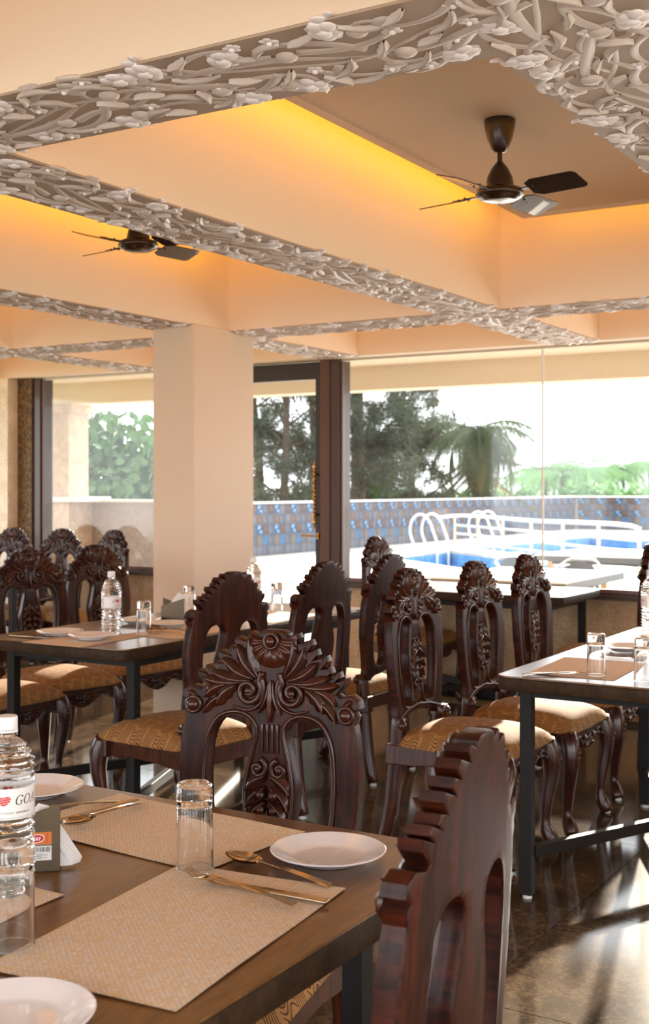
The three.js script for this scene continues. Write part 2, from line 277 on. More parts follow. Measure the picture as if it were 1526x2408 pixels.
// carved ornament pieces: u along the beam, v across, +z out of the soffit
const orn = (() => {
  const V3 = (x, y) => V(x, y, 0.004);
  const flat = (g, k = 0.6) => at(g, 0, 0, 0, 0, 0, 0, [1, 1, k]);
  const rose = at(merge([
    ball(0.017, 0, 0, 0.014), ...[0, 1, 2, 3, 4].map((i) => ball(0.021, cos(i * 1.257) * 0.022, sin(i * 1.257) * 0.017, 0.008, [1, 0.85, 0.7])),
    ...[0, 1, 2, 3, 4].map((i) => ball(0.019, cos(i * 1.257 + 0.6) * 0.034, sin(i * 1.257 + 0.6) * 0.026, 0.003, [1.1, 0.9, 0.5])), leafBlade(-0.03, 0.012, -0.062, 0.03, 0.022, 0.008), leafBlade(0.03, -0.012, 0.06, -0.03, 0.022, 0.008)]), 0, 0, 0, 0, 0, 0, [1.12, 1.05, 0.7]);
  const flower = merge([ball(0.006, 0, 0, 0.01), ...[0, 1, 2, 3, 4].map((i) => ball(0.011, cos(i * 1.257) * 0.014, sin(i * 1.257) * 0.011, 0.004, [1, 0.9, 0.6], 8, 6))]);
  const bud = leafBlade(-0.036, 0, 0.036, 0.008, 0.034, 0.02, 0.1, 1);
  const leaf = leafBlade(-0.055, 0, 0.055, 0.01, 0.05, 0.017, 0.18, 2);
  const vine = flat(merge([sweep([V3(-0.5, -0.05), V3(-0.36, 0.01), V3(-0.22, 0.055), V3(-0.08, 0.02), V3(0.06, -0.045), V3(0.24, -0.06), V3(0.38, -0.01), V3(0.5, 0.05)], (t) => 0.0135 + 0.0045 * sin(t * PI * 4), 44, 8),
    sweep([V3(-0.5, -0.08), V3(-0.3, -0.03), V3(-0.1, 0.045), V3(0.1, -0.01), V3(0.34, -0.075), V3(0.5, 0.0)], (t) => 0.011, 34, 7)]));
  const scroll = flat(merge([sweep([V3(-0.13, 0), V3(-0.06, 0.045), V3(0.02, 0.06), V3(0.085, 0.035), V3(0.09, -0.01), V3(0.055, -0.028), V3(0.03, -0.008)], (t) => 0.0165 * (1 - 0.35 * t), 30, 8), ball(0.025, 0.034, -0.002, 0.008)]));
  const hook = flat(merge([sweep([V3(-0.1, -0.01), V3(-0.03, 0.022), V3(0.04, 0.018), V3(0.08, -0.012), V3(0.062, -0.032)], (t) => 0.0145 * (1 - 0.3 * t), 22, 8), ball(0.021, 0.062, -0.03, 0.006, [1.3, 1, 0.8])]));
  const PL = [ // piece, u, v, turn, mirror, material
    ['vine', 0, 0, 0, 1], ['scroll', -0.34, 0.045, 0.15, 1], ['scroll', -0.02, -0.04, -0.2, -1], ['scroll', 0.32, 0.05, 0.1, 1], ['scroll', -0.2, -0.085, 3.3, -1], ['scroll', 0.2, 0.09, 3.0, 1],
    ['hook', -0.44, -0.1, 0.2, 1], ['hook', 0.44, -0.09, -0.3, -1], ['hook', 0.06, 0.1, 0.3, 1], ['hook', -0.12, 0.11, 2.9, -1], ['hook', 0.28, -0.115, 3.4, 1],
    ['leaf', -0.28, 0.1, 0.4, 1], ['leaf', -0.3, -0.12, -0.3, 1], ['leaf', 0.13, -0.1, -0.5, 1], ['leaf', 0.42, 0.1, 0.3, 1], ['leaf', -0.06, 0.06, 0.5, 1], ['leaf', 0.36, -0.05, -0.3, 1],
    ['bud', -0.4, 0.0, 0.2, 1], ['bud', -0.08, -0.12, 0.1, 1], ['bud', 0.24, 0.015, -0.4, 1], ['bud', 0.12, 0.045, 0.5, 1], ['bud', -0.24, 0.0, 0.6, 1],
    ['rose', -0.42, 0.115, 0.3, 1], ['rose', -0.17, -0.125, 1.2, 1], ['rose', 0.1, 0.125, 2.1, 1], ['rose', 0.2, -0.1, 0.7, 1], ['rose', 0.47, -0.125, 1.8, 1], ['rose', 0.33, 0.125, 2.8, 1],
    ['hook', -0.33, 0.12, 0.6, 1], ['hook', 0.4, 0.04, 2.6, 1], ['leaf', -0.47, -0.06, 0.5, 1], ['leaf', 0.05, -0.085, 3.5, 1], ['leaf', 0.2, 0.13, 2.8, 1], ['leaf', -0.1, 0.13, 0.1, 1], ['bud', 0.46, 0.06, 1.2, 1], ['bud', -0.38, -0.13, 0.3, 1], ['bud', 0.0, 0.12, 2.2, 1], ['bud', 0.34, -0.14, 0.2, 1], ['flower', 0.13, -0.14, 0.6, 1], ['flower', -0.3, 0.145, 0.2, 1], ['flower', 0.42, 0.145, 1.6, 1], ['flower', -0.33, -0.06, 0, 1], ['flower', -0.19, 0.12, 1, 1], ['flower', 0.01, -0.13, 2, 1], ['flower', 0.36, 0.03, 0.4, 1], ['flower', -0.46, 0.04, 1.4, 1], ['flower', 0.02, 0.05, 0.9, 1]];
  return { G: { rose, flower, bud, leaf, vine, scroll, hook }, PL };
})();
const ornName = { rose: 'rose', flower: 'flower', bud: 'bud', leaf: 'leaf', vine: 'vine', scroll: 'scroll', hook: 'curl' };
// lays ornament on the soffit of a beam from point s to point e (a, b) of width w
function carve(beam, s, e, w) {
  const L = Math.hypot(e[0] - s[0], e[1] - s[1]), n = max(1, Math.round(L / 0.84)), m = L / n, dir = [(e[0] - s[0]) / L, (e[1] - s[1]) / L];
  const U = V(dir[1], 0, -dir[0]), Z = V(0, -1, 0), Vv = Z.clone().cross(U);
  const k = w / 0.335;
  for (let i = 0; i < n; i++) {
    const c = [s[0] + dir[0] * m * (i + 0.5), s[1] + dir[1] * m * (i + 0.5)], flip = i % 2 ? -1 : 1;
    const B = new THREE.Matrix4().makeBasis(U.clone().multiplyScalar(m), Vv.clone().multiplyScalar(k * flip), Z.clone().multiplyScalar(1.0)).setPosition(c[1], SOFFIT + 0.001, -c[0]);
    for (const [kind, u, v, turn, mir] of orn.PL) {
      const x = mesh(ornName[kind], orn.G[kind], kind === 'rose' || kind === 'flower' ? M.bloom : M.vine, beam);
      const loc = new THREE.Matrix4().compose(V(u, v, 0), new THREE.Quaternion().setFromAxisAngle(V(0, 0, 1), turn), V(1, mir, 1));
      const mm = B.clone().multiply(loc), p = V(0, 0, 0), q = new THREE.Quaternion(), sc = V(1, 1, 1);
      // plain move, turn and mirror (no shear): rebuild from the axes
      const ax = V(1, 0, 0).transformDirection(mm), az = Z.clone(), ay = az.clone().cross(ax); p.setFromMatrixPosition(mm);
      const sign = mir * flip; q.setFromRotationMatrix(new THREE.Matrix4().makeBasis(ax, ay, az)); sc.set(k, k * sign, 1);
      x.position.copy(p); x.quaternion.copy(q); x.scale.copy(sc);
    }
  }
}
for (const [b0, b1] of beamsA) {
  const m = structure('beam', slab(A_MIN, WALL, b0, b1, SOFFIT, TOP), M.paint), w = b1 - b0, near = b0 > -1;
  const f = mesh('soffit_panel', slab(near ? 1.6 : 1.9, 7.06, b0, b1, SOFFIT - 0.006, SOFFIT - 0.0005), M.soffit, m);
  if (b0 < -7 || b0 > 0.5) continue;
  carve(m, b0 < -5 ? [4.3, (b0 + b1) / 2] : b0 < -3 ? [3.4, (b0 + b1) / 2] : b0 < -2 ? [2.3, (b0 + b1) / 2] : [1.62, (b0 + b1) / 2], [b0 < -3.9 && b0 > -5 ? 7.0 : b0 > -1 ? 4.6 : 7.05, (b0 + b1) / 2], w);
}
beamsB.forEach(([a0, a1], i) => {
  const spans = coffersB.concat([[B_MIN, -7.70]]);
  for (const [b0, b1] of spans) {
    const m = structure('beam', slab(a0, a1, b0, b1, SOFFIT, TOP), M.paint);
    if (i < 1 || i === 3) continue;
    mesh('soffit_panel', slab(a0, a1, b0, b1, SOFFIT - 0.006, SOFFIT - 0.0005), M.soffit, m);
    if ((i === 1 && (b0 < -2.5 || b0 > -0.9) && b0 !== -4.015) || (i === 2 && b0 > -0.7) || b0 < -7.5) continue;
    carve(m, [(a0 + a1) / 2, b1], [(a0 + a1) / 2, b0], a1 - a0);
  }
});
// dropped panels with a cove of warm strip light round each
for (const [a0, a1] of coffersA) for (const [b0, b1] of coffersB) {
  const g = 0.2, small = a1 - a0 < 1.5 ? 0.16 : g, A0 = a0 + small, A1 = a1 - small, B0 = b0 + g, B1 = b1 - g;
  if (a0 < 0 && (b0 < -4.5)) continue;
  const p = structure('ceiling_panel', slab(A0, A1, B0, B1, PANEL, PANEL + 0.045), M.panel);
  mesh('panel_lip', merge([slab(A0, A1, B0, B0 + 0.02, PANEL - 0.016, PANEL), slab(A0, A1, B1 - 0.02, B1, PANEL - 0.016, PANEL), slab(A0, A0 + 0.02, B0 + 0.02, B1 - 0.02, PANEL - 0.016, PANEL), slab(A1 - 0.02, A1, B0 + 0.02, B1 - 0.02, PANEL - 0.016, PANEL)]), M.panel, p);
  mesh('hanger', merge([slab(A0 + 0.1, A0 + 0.14, B0 + 0.1, B0 + 0.14, PANEL + 0.045, TOP), slab(A1 - 0.14, A1 - 0.1, B1 - 0.14, B1 - 0.1, PANEL + 0.045, TOP), slab(A0 + 0.1, A0 + 0.14, B1 - 0.14, B1 - 0.1, PANEL + 0.045, TOP), slab(A1 - 0.14, A1 - 0.1, B0 + 0.1, B0 + 0.14, PANEL + 0.045, TOP)]), M.panel, p);
  if (b0 > 0.7 || a0 < -2 || (a0 < 0 && b0 > -0.7)) continue;
  const y = PANEL + 0.058;
  for (const [x0, x1, z0, z1, nx, nz] of [[A0, A1, B0 + 0.012, B0 + 0.02, 0, -1], [A0, A1, B1 - 0.02, B1 - 0.012, 0, 1], [A0 + 0.012, A0 + 0.02, B0 + 0.03, B1 - 0.03, -1, 0], [A1 - 0.02, A1 - 0.012, B0 + 0.03, B1 - 0.03, 1, 0]]) {
    mesh('led_strip_light', slab(x0, x1, z0, z1, y - 0.012, y + 0.012), M.led, p);
    const len = nx ? z1 - z0 : x1 - x0, l = new THREE.RectAreaLight(new THREE.Color().setRGB(1, 0.46, 0.004), LED_RADIANCE * (a0 < 0 ? 0.45 : 1) * (nx ? 0.65 : 1), len, 0.024);
    const ca = (x0 + x1) / 2 + nx * 0.012, cb = (z0 + z1) / 2 + nz * 0.012; l.position.copy(P(ca, cb, y)); l.lookAt(P(ca + nx, cb + nz, y + 0.25)); l.name = 'led_strip_glow'; scene.add(l);
  }
}
// pillar
structure('pillar', box(0.282, SOFFIT + 0.012, 0.565, -4.136, SOFFIT / 2 - 0.004, -5.508, 0.004), M.pillar);
// walls: left, back and right (with openings for daylight), and the window wall
structure('wall_left', merge([slab(A_MIN, 2.5, B_MIN - 0.2, B_MIN, 0, TOP), slab(6.95, WALL, B_MIN - 0.2, B_MIN, 0, TOP), slab(2.5, 6.95, B_MIN - 0.2, B_MIN, 2.225, TOP), slab(2.5, 6.95, B_MIN - 0.2, B_MIN, 0, 0.7)]), M.wall);
{
  const open = (list) => merge(list);
  structure('wall_back', open([slab(A_MIN - 0.2, A_MIN, B_MIN - 0.2, B_MAX + 0.2, 2.225, TOP), slab(A_MIN - 0.2, A_MIN, B_MIN - 0.2, B_MAX + 0.2, 0, 0.12), ...[-8.25, -5.3, -2.4, 0.2, 2.46].map((b) => slab(A_MIN - 0.2, A_MIN, b - 0.2, b + 0.2, 0.12, 2.225))]), M.paint);
  structure('wall_right', open([slab(A_MIN, WALL + 0.2, B_MAX, B_MAX + 0.2, 2.225, TOP), slab(A_MIN, 3.4, B_MAX, B_MAX + 0.2, 0, 0.12), slab(3.4, WALL + 0.2, B_MAX, B_MAX + 0.2, 0, 2.225), slab(0.2, 0.5, B_MAX, B_MAX + 0.2, 0.12, 2.225)]), M.paint);
}
const w0 = WALL, w1 = WALL + 0.2;
structure('wall_front', merge([slab(w0, w1, B_MIN - 0.2, -7.1, 0, SOFFIT), slab(w0, w1, -7.1, -5.42, 0, 0.70), slab(w0, w1, -4.24, B_MAX + 0.2, 0, 0.685), slab(w0, w1, B_MIN - 0.2, B_MAX + 0.2, SOFFIT, TOP)]), M.wall);
structure('wall_cladding', slab(w0 - 0.14, w0 - 0.0005, B_MIN, -7.26, 0.0, SOFFIT - 0.0005), M.cladding);
structure('trim_1', slab(w0 - 0.03, w0 - 0.0005, -7.26, -7.105, 0, SOFFIT - 0.0005), M.darkwall);
structure('baseboard_front', merge([slab(w0 - 0.015, w0 - 0.0005, -4.2, B_MAX, 0, 0.1), slab(w0 - 0.015, w0 - 0.0005, -7.1, -5.42, 0, 0.1)]), M.skirting);
function windowUnit(n, b0, b1, sill, joints) {
  const s = structure(`window_${n}`, merge([slab(w0 + 0.02, w0 + 0.1, b0, b1, sill, sill + 0.05), slab(w0 - 0.012, w0 + 0.14, b0, b0 + 0.07, sill, SOFFIT - 0.001)]), M.frame);
  mesh('window_sill', slab(w0 - 0.05, w0 + 0.02, b0, b1, sill - 0.006, sill + 0.022), M.frame, s);
  mesh('glazing_bead', merge([slab(w0 + 0.014, w0 + 0.02, b0 + 0.07, b1, sill + 0.03, sill + 0.056), slab(w0 + 0.01, w0 + 0.02, b0 + 0.05, b0 + 0.085, sill, SOFFIT - 0.02)]), M.framelight, s);
  mesh('window_head', slab(w0 + 0.03, w0 + 0.09, b0 + 0.07, b1, SOFFIT - 0.012, SOFFIT - 0.0005), M.beamout, s);
  let p = b0 + 0.07;
  for (const j of joints) { mesh('pane', box(j - p - 0.006, SOFFIT - sill - 0.06, 0.0001, (p + j) / 2, (SOFFIT + sill + 0.03) / 2, -(w0 + 0.06)).clone(), M.glass, s); if (j < b1 - 0.02) mesh('glazing_joint', slab(w0 + 0.056, w0 + 0.064, j - 0.006, j + 0.006, sill + 0.05, SOFFIT - 0.014), M.coping, s); p = j; }
  return s;
}
// a pane is one sheet
function paneGeo(w, h) { return new THREE.PlaneGeometry(w, h); }
function windowPanes(s) { s.children.filter((c) => c.name.startsWith('pane')).forEach((c) => { c.geometry.computeBoundingBox(); const q = c.geometry.boundingBox, w = q.max.x - q.min.x, h = q.max.y - q.min.y; const ctr = q.getCenter(V(0, 0, 0)); c.geometry = paneGeo(w, h); c.position.copy(ctr); }); }
windowPanes(windowUnit(1, -7.105, -5.42, 0.70, [-5.43]));
windowPanes(windowUnit(2, -4.30, B_MAX, 0.685, [-2.783, -1.35, 0.1, 1.4, B_MAX - 0.01]));
{ // glass door, its jambs, pull handle and bolt
  const d = structure('door_1', merge([slab(w0 + 0.03, w0 + 0.075, -4.445, -4.382, 0.02, 2.235), slab(w0 + 0.03, w0 + 0.075, -5.34, -5.27, 0.02, 2.235), slab(w0 + 0.03, w0 + 0.075, -5.27, -4.445, 2.115, 2.235), slab(w0 + 0.03, w0 + 0.075, -5.27, -4.445, 0.02, 0.13)]), std({ color: srgb(40, 28, 24), roughness: 0.4 }));
  const pane = mesh('pane', new THREE.PlaneGeometry(0.83, 1.99), M.glass, d); pane.position.copy(P(w0 + 0.05, -4.857, 1.122));
  const tw = []; for (let i = 0; i <= 40; i++) { const t = i / 40; tw.push(V(-4.42 + 0.006 * cos(t * 40), 1.13 + t * 0.36, -(w0 - 0.025) + 0.006 * sin(t * 40))); }
  const tw2 = tw.map((p) => V(-4.42 * 2 - p.x, p.y, -(w0 - 0.025) * 2 - p.z));
  mesh('door_handle', merge([sweep(tw, 0.007, 80, 6), sweep(tw2, 0.007, 80, 6), at(lathe([[0, 0], [0.008, 0.005], [0.014, 0.02], [0.008, 0.036], [0.004, 0.06], [0, 0.066]], 12), -4.42, 1.48, -(w0 - 0.025)), at(lathe([[0, 0], [0.008, 0.005], [0.014, 0.02], [0.008, 0.036], [0.004, 0.06], [0, 0.066]], 12), -4.42, 1.14, -(w0 - 0.025), PI), box(0.016, 0.016, 0.06, -4.42, 1.17, -(w0 + 0.002)), box(0.016, 0.016, 0.06, -4.42, 1.45, -(w0 + 0.002))]), M.brass, d);
  mesh('door_lever', merge([box(0.15, 0.014, 0.014, -4.47, 1.022, -(w0 - 0.012), 0.004), box(0.02, 0.05, 0.045, -4.405, 1.022, -(w0 + 0.01), 0.004)]), M.brass, d);
  structure('door_frame', merge([slab(w0 - 0.02, w0 + 0.14, -4.378, -4.302, 0, SOFFIT - 0.001), slab(w0 - 0.02, w0 + 0.14, -5.42, -5.345, 0, SOFFIT - 0.001)]), std({ color: srgb(88, 52, 38), roughness: 0.4 }));
}

// ---------------------------------------------------------------- outside: veranda, deck, pool, walls
structure('veranda_roof', slab(WALL + 0.2, 8.75, -11, 4, 2.36, 2.52), M.beamout);
structure('veranda_beam', slab(8.75, 9.0, -11, 4, 2.165, 2.52), M.beamout);
structure('veranda_pillar', merge([slab(8.74, 9.02, -8.66, -8.2, 1.27, 2.08), slab(8.71, 9.05, -8.69, -8.14, 2.08, 2.165)]), M.outcolumn);
{
  const par = structure('parapet_wall', slab(9.0, 9.18, -9.6, -6.45, -0.03, 1.215), M.parapet);
  mesh('coping', slab(8.96, 9.22, -8.2, -6.42, 1.216, 1.24), M.coping, par);
  const base = structure('pillar_base', slab(8.66, 8.99, -9.0, -8.12, -0.03, 1.22), M.outcolumn);
  mesh('ledge', slab(8.6, 9.1, -9.05, -7.98, 1.221, 1.268), M.coping, base);
  const step = structure('low_wall', slab(8.2, 8.65, -9.2, -8.3, -0.03, 0.93), M.wall);
  mesh('ledge', slab(8.18, 8.67, -9.22, -8.22, 0.931, 0.955), M.coping, step);
}
{ // deck with two pools set into it
  const s = new THREE.Shape([V2(-13.5, 7.38), V2(14, 7.38), V2(14, 38), V2(-13.5, 38)]);
  const pool1 = [[-11.3, 20.9], [-11.3, 23.9], [-8.6, 21.45], [-6.2, 19.3], [-6.2, 16.6]], pool2 = [[-11.4, 25.0], [-11.4, 33.4], [-8.8, 31.0], [-2, 24.9], [-2, 16.6], [-5, 19.25]];
  for (const q of [pool1, pool2]) s.holes.push(new THREE.Path(q.map(([b, a]) => V2(b, a))));
  const g = at(new THREE.ExtrudeGeometry(s, { depth: 0.06, bevelEnabled: false }), 0, -0.06, 0, -PI / 2, 0, 0);
  structure('pool_deck', g, M.deck);
  for (const q of [pool1, pool2]) {
    const sh = new THREE.Shape(q.map(([b, a]) => V2(b, a))), walls = [];
    q.forEach(([b, a], i) => { const [b2, a2] = q[(i + 1) % q.length], L = Math.hypot(b2 - b, a2 - a); walls.push(at(box(L, 1.2, 0.05), (b + b2) / 2, -0.66, -(a + a2) / 2, 0, Math.atan2(a2 - a, b2 - b), 0)); });
    const basin = structure('pool', merge([...walls, boxUV(at(new THREE.ExtrudeGeometry(sh, { depth: 0.1, bevelEnabled: false }), 0, -1.35, 0, -PI / 2, 0, 0))]), M.pooltile);
    mesh('water', at(new THREE.ShapeGeometry(sh), 0, -0.22, 0, -PI / 2, 0, 0), M.poolwater, basin);
  }
  structure('added_bounce_slab', slab(-14, A_MIN - 0.25, -16, 12, -0.12, -0.02), M.deck); structure('added_bounce_slab', slab(A_MIN - 0.2, 7.3, B_MAX + 0.25, 12, -0.12, -0.02), M.deck);  // unseen pale paving, added to bounce daylight up onto the ceiling
  structure('ground', slab(-40, 160, -140, 160, -1.6, -1.5), M.ground);
}
{ // parapet round the pool, faced with patterned tiles
  const wl = structure('pool_wall', slab(7.4, 38.2, -13.8, -13.52, -0.05, 1.035), M.parapet), wf = structure('pool_wall', slab(38, 38.3, -13.5, 8, -0.05, 1.035), M.parapet);
  mesh('coping', slab(7.4, 38.35, -13.84, -13.46, 1.036, 1.07), M.coping, wl); mesh('coping', slab(37.94, 38.35, -13.5, 8, 1.036, 1.07), M.coping, wf);
  const f = rng(77), T = 0.205;
  const pat = (base, draw) => std({ map: canvas(64, 64, (g) => { g.fillStyle = base; g.fillRect(0, 0, 64, 64); draw(g); }), roughness: 0.3 });
  const sw = (g, c, n) => { g.strokeStyle = c; g.lineWidth = 4; for (let i = 0; i < n; i++) { g.beginPath(); g.arc(f() * 64, f() * 64, 5 + f() * 9, 0, 5); g.stroke(); } };
  const K = {
    blue: pat('#1b4a70', (g) => { sw(g, '#7d9fb3', 3); g.fillStyle = '#93abb8'; g.fillRect(14, 14, 14, 14); g.fillRect(36, 36, 14, 14); }), plain: pat('#28587f', (g) => { sw(g, '#42719a', 2); }),
    grey: pat('#434857', (g) => sw(g, '#64656a', 7)), pale: pat('#50535e', (g) => sw(g, '#68676c', 6)), brown: pat('#4b3733', (g) => sw(g, '#66504a', 3)), tan: pat('#5b5149', (g) => sw(g, '#716558', 3)), orange: pat('#5c4a44', (g) => { g.strokeStyle = '#4f3a30'; g.lineWidth = 7; g.strokeRect(14, 14, 36, 36); g.fillStyle = '#74503c'; g.fillRect(24, 24, 16, 16); }),
  };
  const rows = [['pale', 'grey', 'pale', 'pale', 'grey', 'pale'], ['tan', 'plain', 'grey', 'tan', 'plain', 'grey'], ['blue', 'brown', 'grey', 'blue', 'brown', 'grey'], ['orange', 'grey', 'pale', 'orange', 'grey', 'grey'], ['blue', 'pale', 'brown', 'blue', 'grey', 'brown']];
  const tg = box(T - 0.008, T - 0.008, 0.02, 0, 0, 0); { const u = tg.attributes.uv, p = tg.attributes.position; for (let i = 0; i < u.count; i++) u.setXY(i, p.getX(i) / T + 0.5, p.getY(i) / T + 0.5); }
  const rest = {};
  const put = (wall, key, k, x, y, z, turn, solo) => {
    if (solo) { const t = mesh('tile', tg, K[k], wall); t.position.set(x, y, z); t.rotation.y = turn; } else (rest[key + k] ??= { wall, k, list: [] }).list.push(at(tg.clone(), x, y, z, 0, turn, 0));
  };
  for (let i = 0; i < 146; i++) for (let r = 0; r < 5; r++) { const a = 8 + (i + 0.5) * T, solo = a > 18.6 && a < 30.5; put(wl, 'l', rows[r][i % 6], -13.51, (r + 0.5) * T + 0.005, -a, PI / 2, solo); }
  for (let i = 0; i < 80; i++) for (let r = 0; r < 5; r++) put(wf, 'f', rows[r][i % 6], -13.4 + (i + 0.5) * T, (r + 0.5) * T + 0.005, -37.99, 0, false);
  for (const { wall, k, list } of Object.values(rest)) { const m = mesh('tile_field', merge(list), K[k], wall); m.userData.kind = 'stuff'; }
}
{ // railing between the pools
  const r = group('pool_railing', P(24.1, -11.3), 0); tag(r, 'white and steel railing running between the two outdoor pools', 'railing');
  const d = V(5.75, 0, 5.6), L = d.length(), n = d.clone().normalize();
  mesh('top_rail', sweep([V(-0.3, 0.70, 0.15), V(0, 0.74, 0), n.clone().multiplyScalar(L * 0.5).setY(0.74), n.clone().multiplyScalar(L - 0.1).setY(0.74), n.clone().multiplyScalar(L).setY(0.70), n.clone().multiplyScalar(L).setY(0.5)], 0.035, 60, 8), M.railwhite, r);
  for (const y of [0.54, 0.36, 0.18]) mesh('rail', sweep([V(0, y, 0), n.clone().multiplyScalar(L).setY(y)], 0.022, 4, 8), M.railwhite, r);
  for (let i = 0; i <= 6; i++) { const p = n.clone().multiplyScalar(L * i / 6); mesh('post', at(new THREE.CylinderGeometry(0.03, 0.03, 0.74, 10), p.x, 0.37, p.z), M.railpost, r); }
  for (const [a, b, label] of [[23.0, -11.25, 'pair of curved steel handrails at the corner of the nearer pool'], [26.2, -11.35, 'pair of curved steel handrails behind the railing at the farther pool']]) {
    const l = group('pool_ladder', P(a, b), 0); tag(l, label, 'ladder');
    for (const o of [0, -0.55]) mesh('handrail', sweep([V(-0.42, 0.0, o), V(-0.58, 0.42, o), V(-0.5, 0.7, o), V(-0.34, 0.79, o), V(-0.16, 0.7, o), V(-0.02, 0.4, o), V(0.05, 0.2, o), V(0.05, -0.7, o)], 0.026, 40, 8), M.railwhite, l);
    mesh('tread', merge([box(0.06, 0.03, 0.55, 0.07, -0.35, -0.275), box(0.06, 0.03, 0.55, 0.07, -0.6, -0.275)]), M.railwhite, l);
  }
}
{ // outdoor tables and chairs
  const makeTable = (a0, a1, b0, b1, label) => {
    const t = group('outdoor_table', P((a0 + a1) / 2, (b0 + b1) / 2), 0), w = b1 - b0, l = a1 - a0; tag(t, label, 'table');
    mesh('tabletop', box(w, 0.012, l, 0, 0.714, 0, 0.004), M.whitetable, t); mesh('shaded_edge', box(w - 0.004, 0.05, l - 0.004, 0, 0.683, 0, 0.004), M.shell, t);  // grey sides: shade put into the colour under the white top
    for (const x of [-1, 1]) for (const z of [-1, 1]) mesh('leg', box(0.05, 0.67, 0.05, x * (w / 2 - 0.12), 0.335, z * (l / 2 - 0.12), 0.006), M.railpost, t);
    mesh('underframe', box(w - 0.2, 0.04, l - 0.2, 0, 0.65, 0), M.shell, t);
  };
  makeTable(7.8, 9.1, -3.85, -2.84, 'white-topped outdoor table just outside the large window');
  makeTable(10.95, 12.35, -4.3, -2.2, 'white-topped outdoor table farther out, towards the pool railing');
  const sh = group('outdoor_chair', P(8.22, -4.14), PI / 2); tag(sh, 'grey moulded outdoor chair at the left end of the nearer white table', 'chair');
  const N = 14, pos = [], idx = []; const shell = (front) => { for (let i = 0; i <= N; i++) for (let j = 0; j <= N; j++) { const u = i / N, v = j / N * 2 - 1, seatPart = min(1, u / 0.5), back = max(0, (u - 0.5) / 0.5); const w = 0.24 * (u > 0.5 ? (1 - 0.18 * back * back) : 1); pos.push(v * w, 0.42 + 0.02 * v * v * (1 - back) + back * 0.37 - 0.09 * Math.pow(abs(v), 3) * back + front, 0.2 - 0.4 * seatPart - 0.1 * back + 0.06 * v * v * back); } };
  shell(0.006); shell(-0.006); const K = (N + 1) * (N + 1);
  for (let i = 0; i < N; i++) for (let j = 0; j < N; j++) { const a = i * (N + 1) + j, b = a + N + 1; idx.push(a, a + 1, b, b, a + 1, b + 1, K + a, K + b, K + a + 1, K + b, K + b + 1, K + a + 1); }
  const g = new THREE.BufferGeometry(); g.setAttribute('position', new THREE.Float32BufferAttribute(pos, 3)); g.setIndex(idx); g.computeVertexNormals();
  mesh('seat_shell', g, M.shell, sh);
  for (const s of [-1, 1]) { mesh('arm_frame', sweep([V(s * 0.25, 0, 0.22), V(s * 0.25, 0.6, 0.2), V(s * 0.25, 0.66, 0.14), V(s * 0.25, 0.68, -0.1), V(s * 0.24, 0.74, -0.24)], 0.012, 30, 8), M.chrome, sh); mesh('leg', sweep([V(s * 0.24, 0.66, -0.1), V(s * 0.24, 0.3, -0.16), V(s * 0.24, 0, -0.24)], 0.012, 12, 8), M.chrome, sh); }
  mesh('back_frame', sweep([V(-0.24, 0.74, -0.25), V(-0.14, 0.82, -0.3), V(0, 0.83, -0.31), V(0.14, 0.82, -0.3), V(0.24, 0.74, -0.25)], 0.012, 24, 8), M.chrome, sh);
  for (const [a, b, t, label] of [[9.75, -3.55, -0.2, 'grey outdoor chair with a steel hoop back between the two white tables'], [10.37, -4.12, 1.0, 'grey outdoor chair beyond the window joint, left of the farther white table'], [8.5, -2.35, -1.9, 'grey outdoor chair at the right end of the nearer white table'], [12.9, -3.3, PI, 'grey outdoor chair on the pool side of the farther white table']]) copyOf(sh, P(a, b), t, label, 'chair').scale.setScalar(0.9);
  sh.scale.setScalar(0.96);
}
// ---------------------------------------------------------------- trees and plants outside
function tuft(n, len, w, seed, droop = 0.3) { const f = rng(seed), pos = [], idx = []; for (let i = 0; i < n; i++) { const d = V(f() - 0.5, f() - 0.5 - droop, f() - 0.5).normalize(), s = V(f() - 0.5, f() - 0.5, f() - 0.5).cross(d).normalize().multiplyScalar(w), o = V(f() - 0.5, f() - 0.5, f() - 0.5).multiplyScalar(len * 0.6), k = pos.length / 3, e = d.clone().multiplyScalar(len * (0.6 + 0.6 * f())); for (const p of [o.clone().sub(s), o.clone().add(s), o.clone().add(e)]) pos.push(p.x, p.y, p.z); idx.push(k, k + 1, k + 2); } const g = new THREE.BufferGeometry(); g.setAttribute('position', new THREE.Float32BufferAttribute(pos, 3)); g.setIndex(idx); g.computeVertexNormals(); return g; }
const tuftGeo = tuft(30, 0.34, 0.011, 4);
function scatter(name, geo, mat, places, parent) { const m = new THREE.InstancedMesh(geo, mat, places.length); places.forEach((q, i) => m.setMatrixAt(i, q)); m.name = partName(name, parent); m.userData.kind = 'stuff'; m.castShadow = true; parent.add(m); return m; }
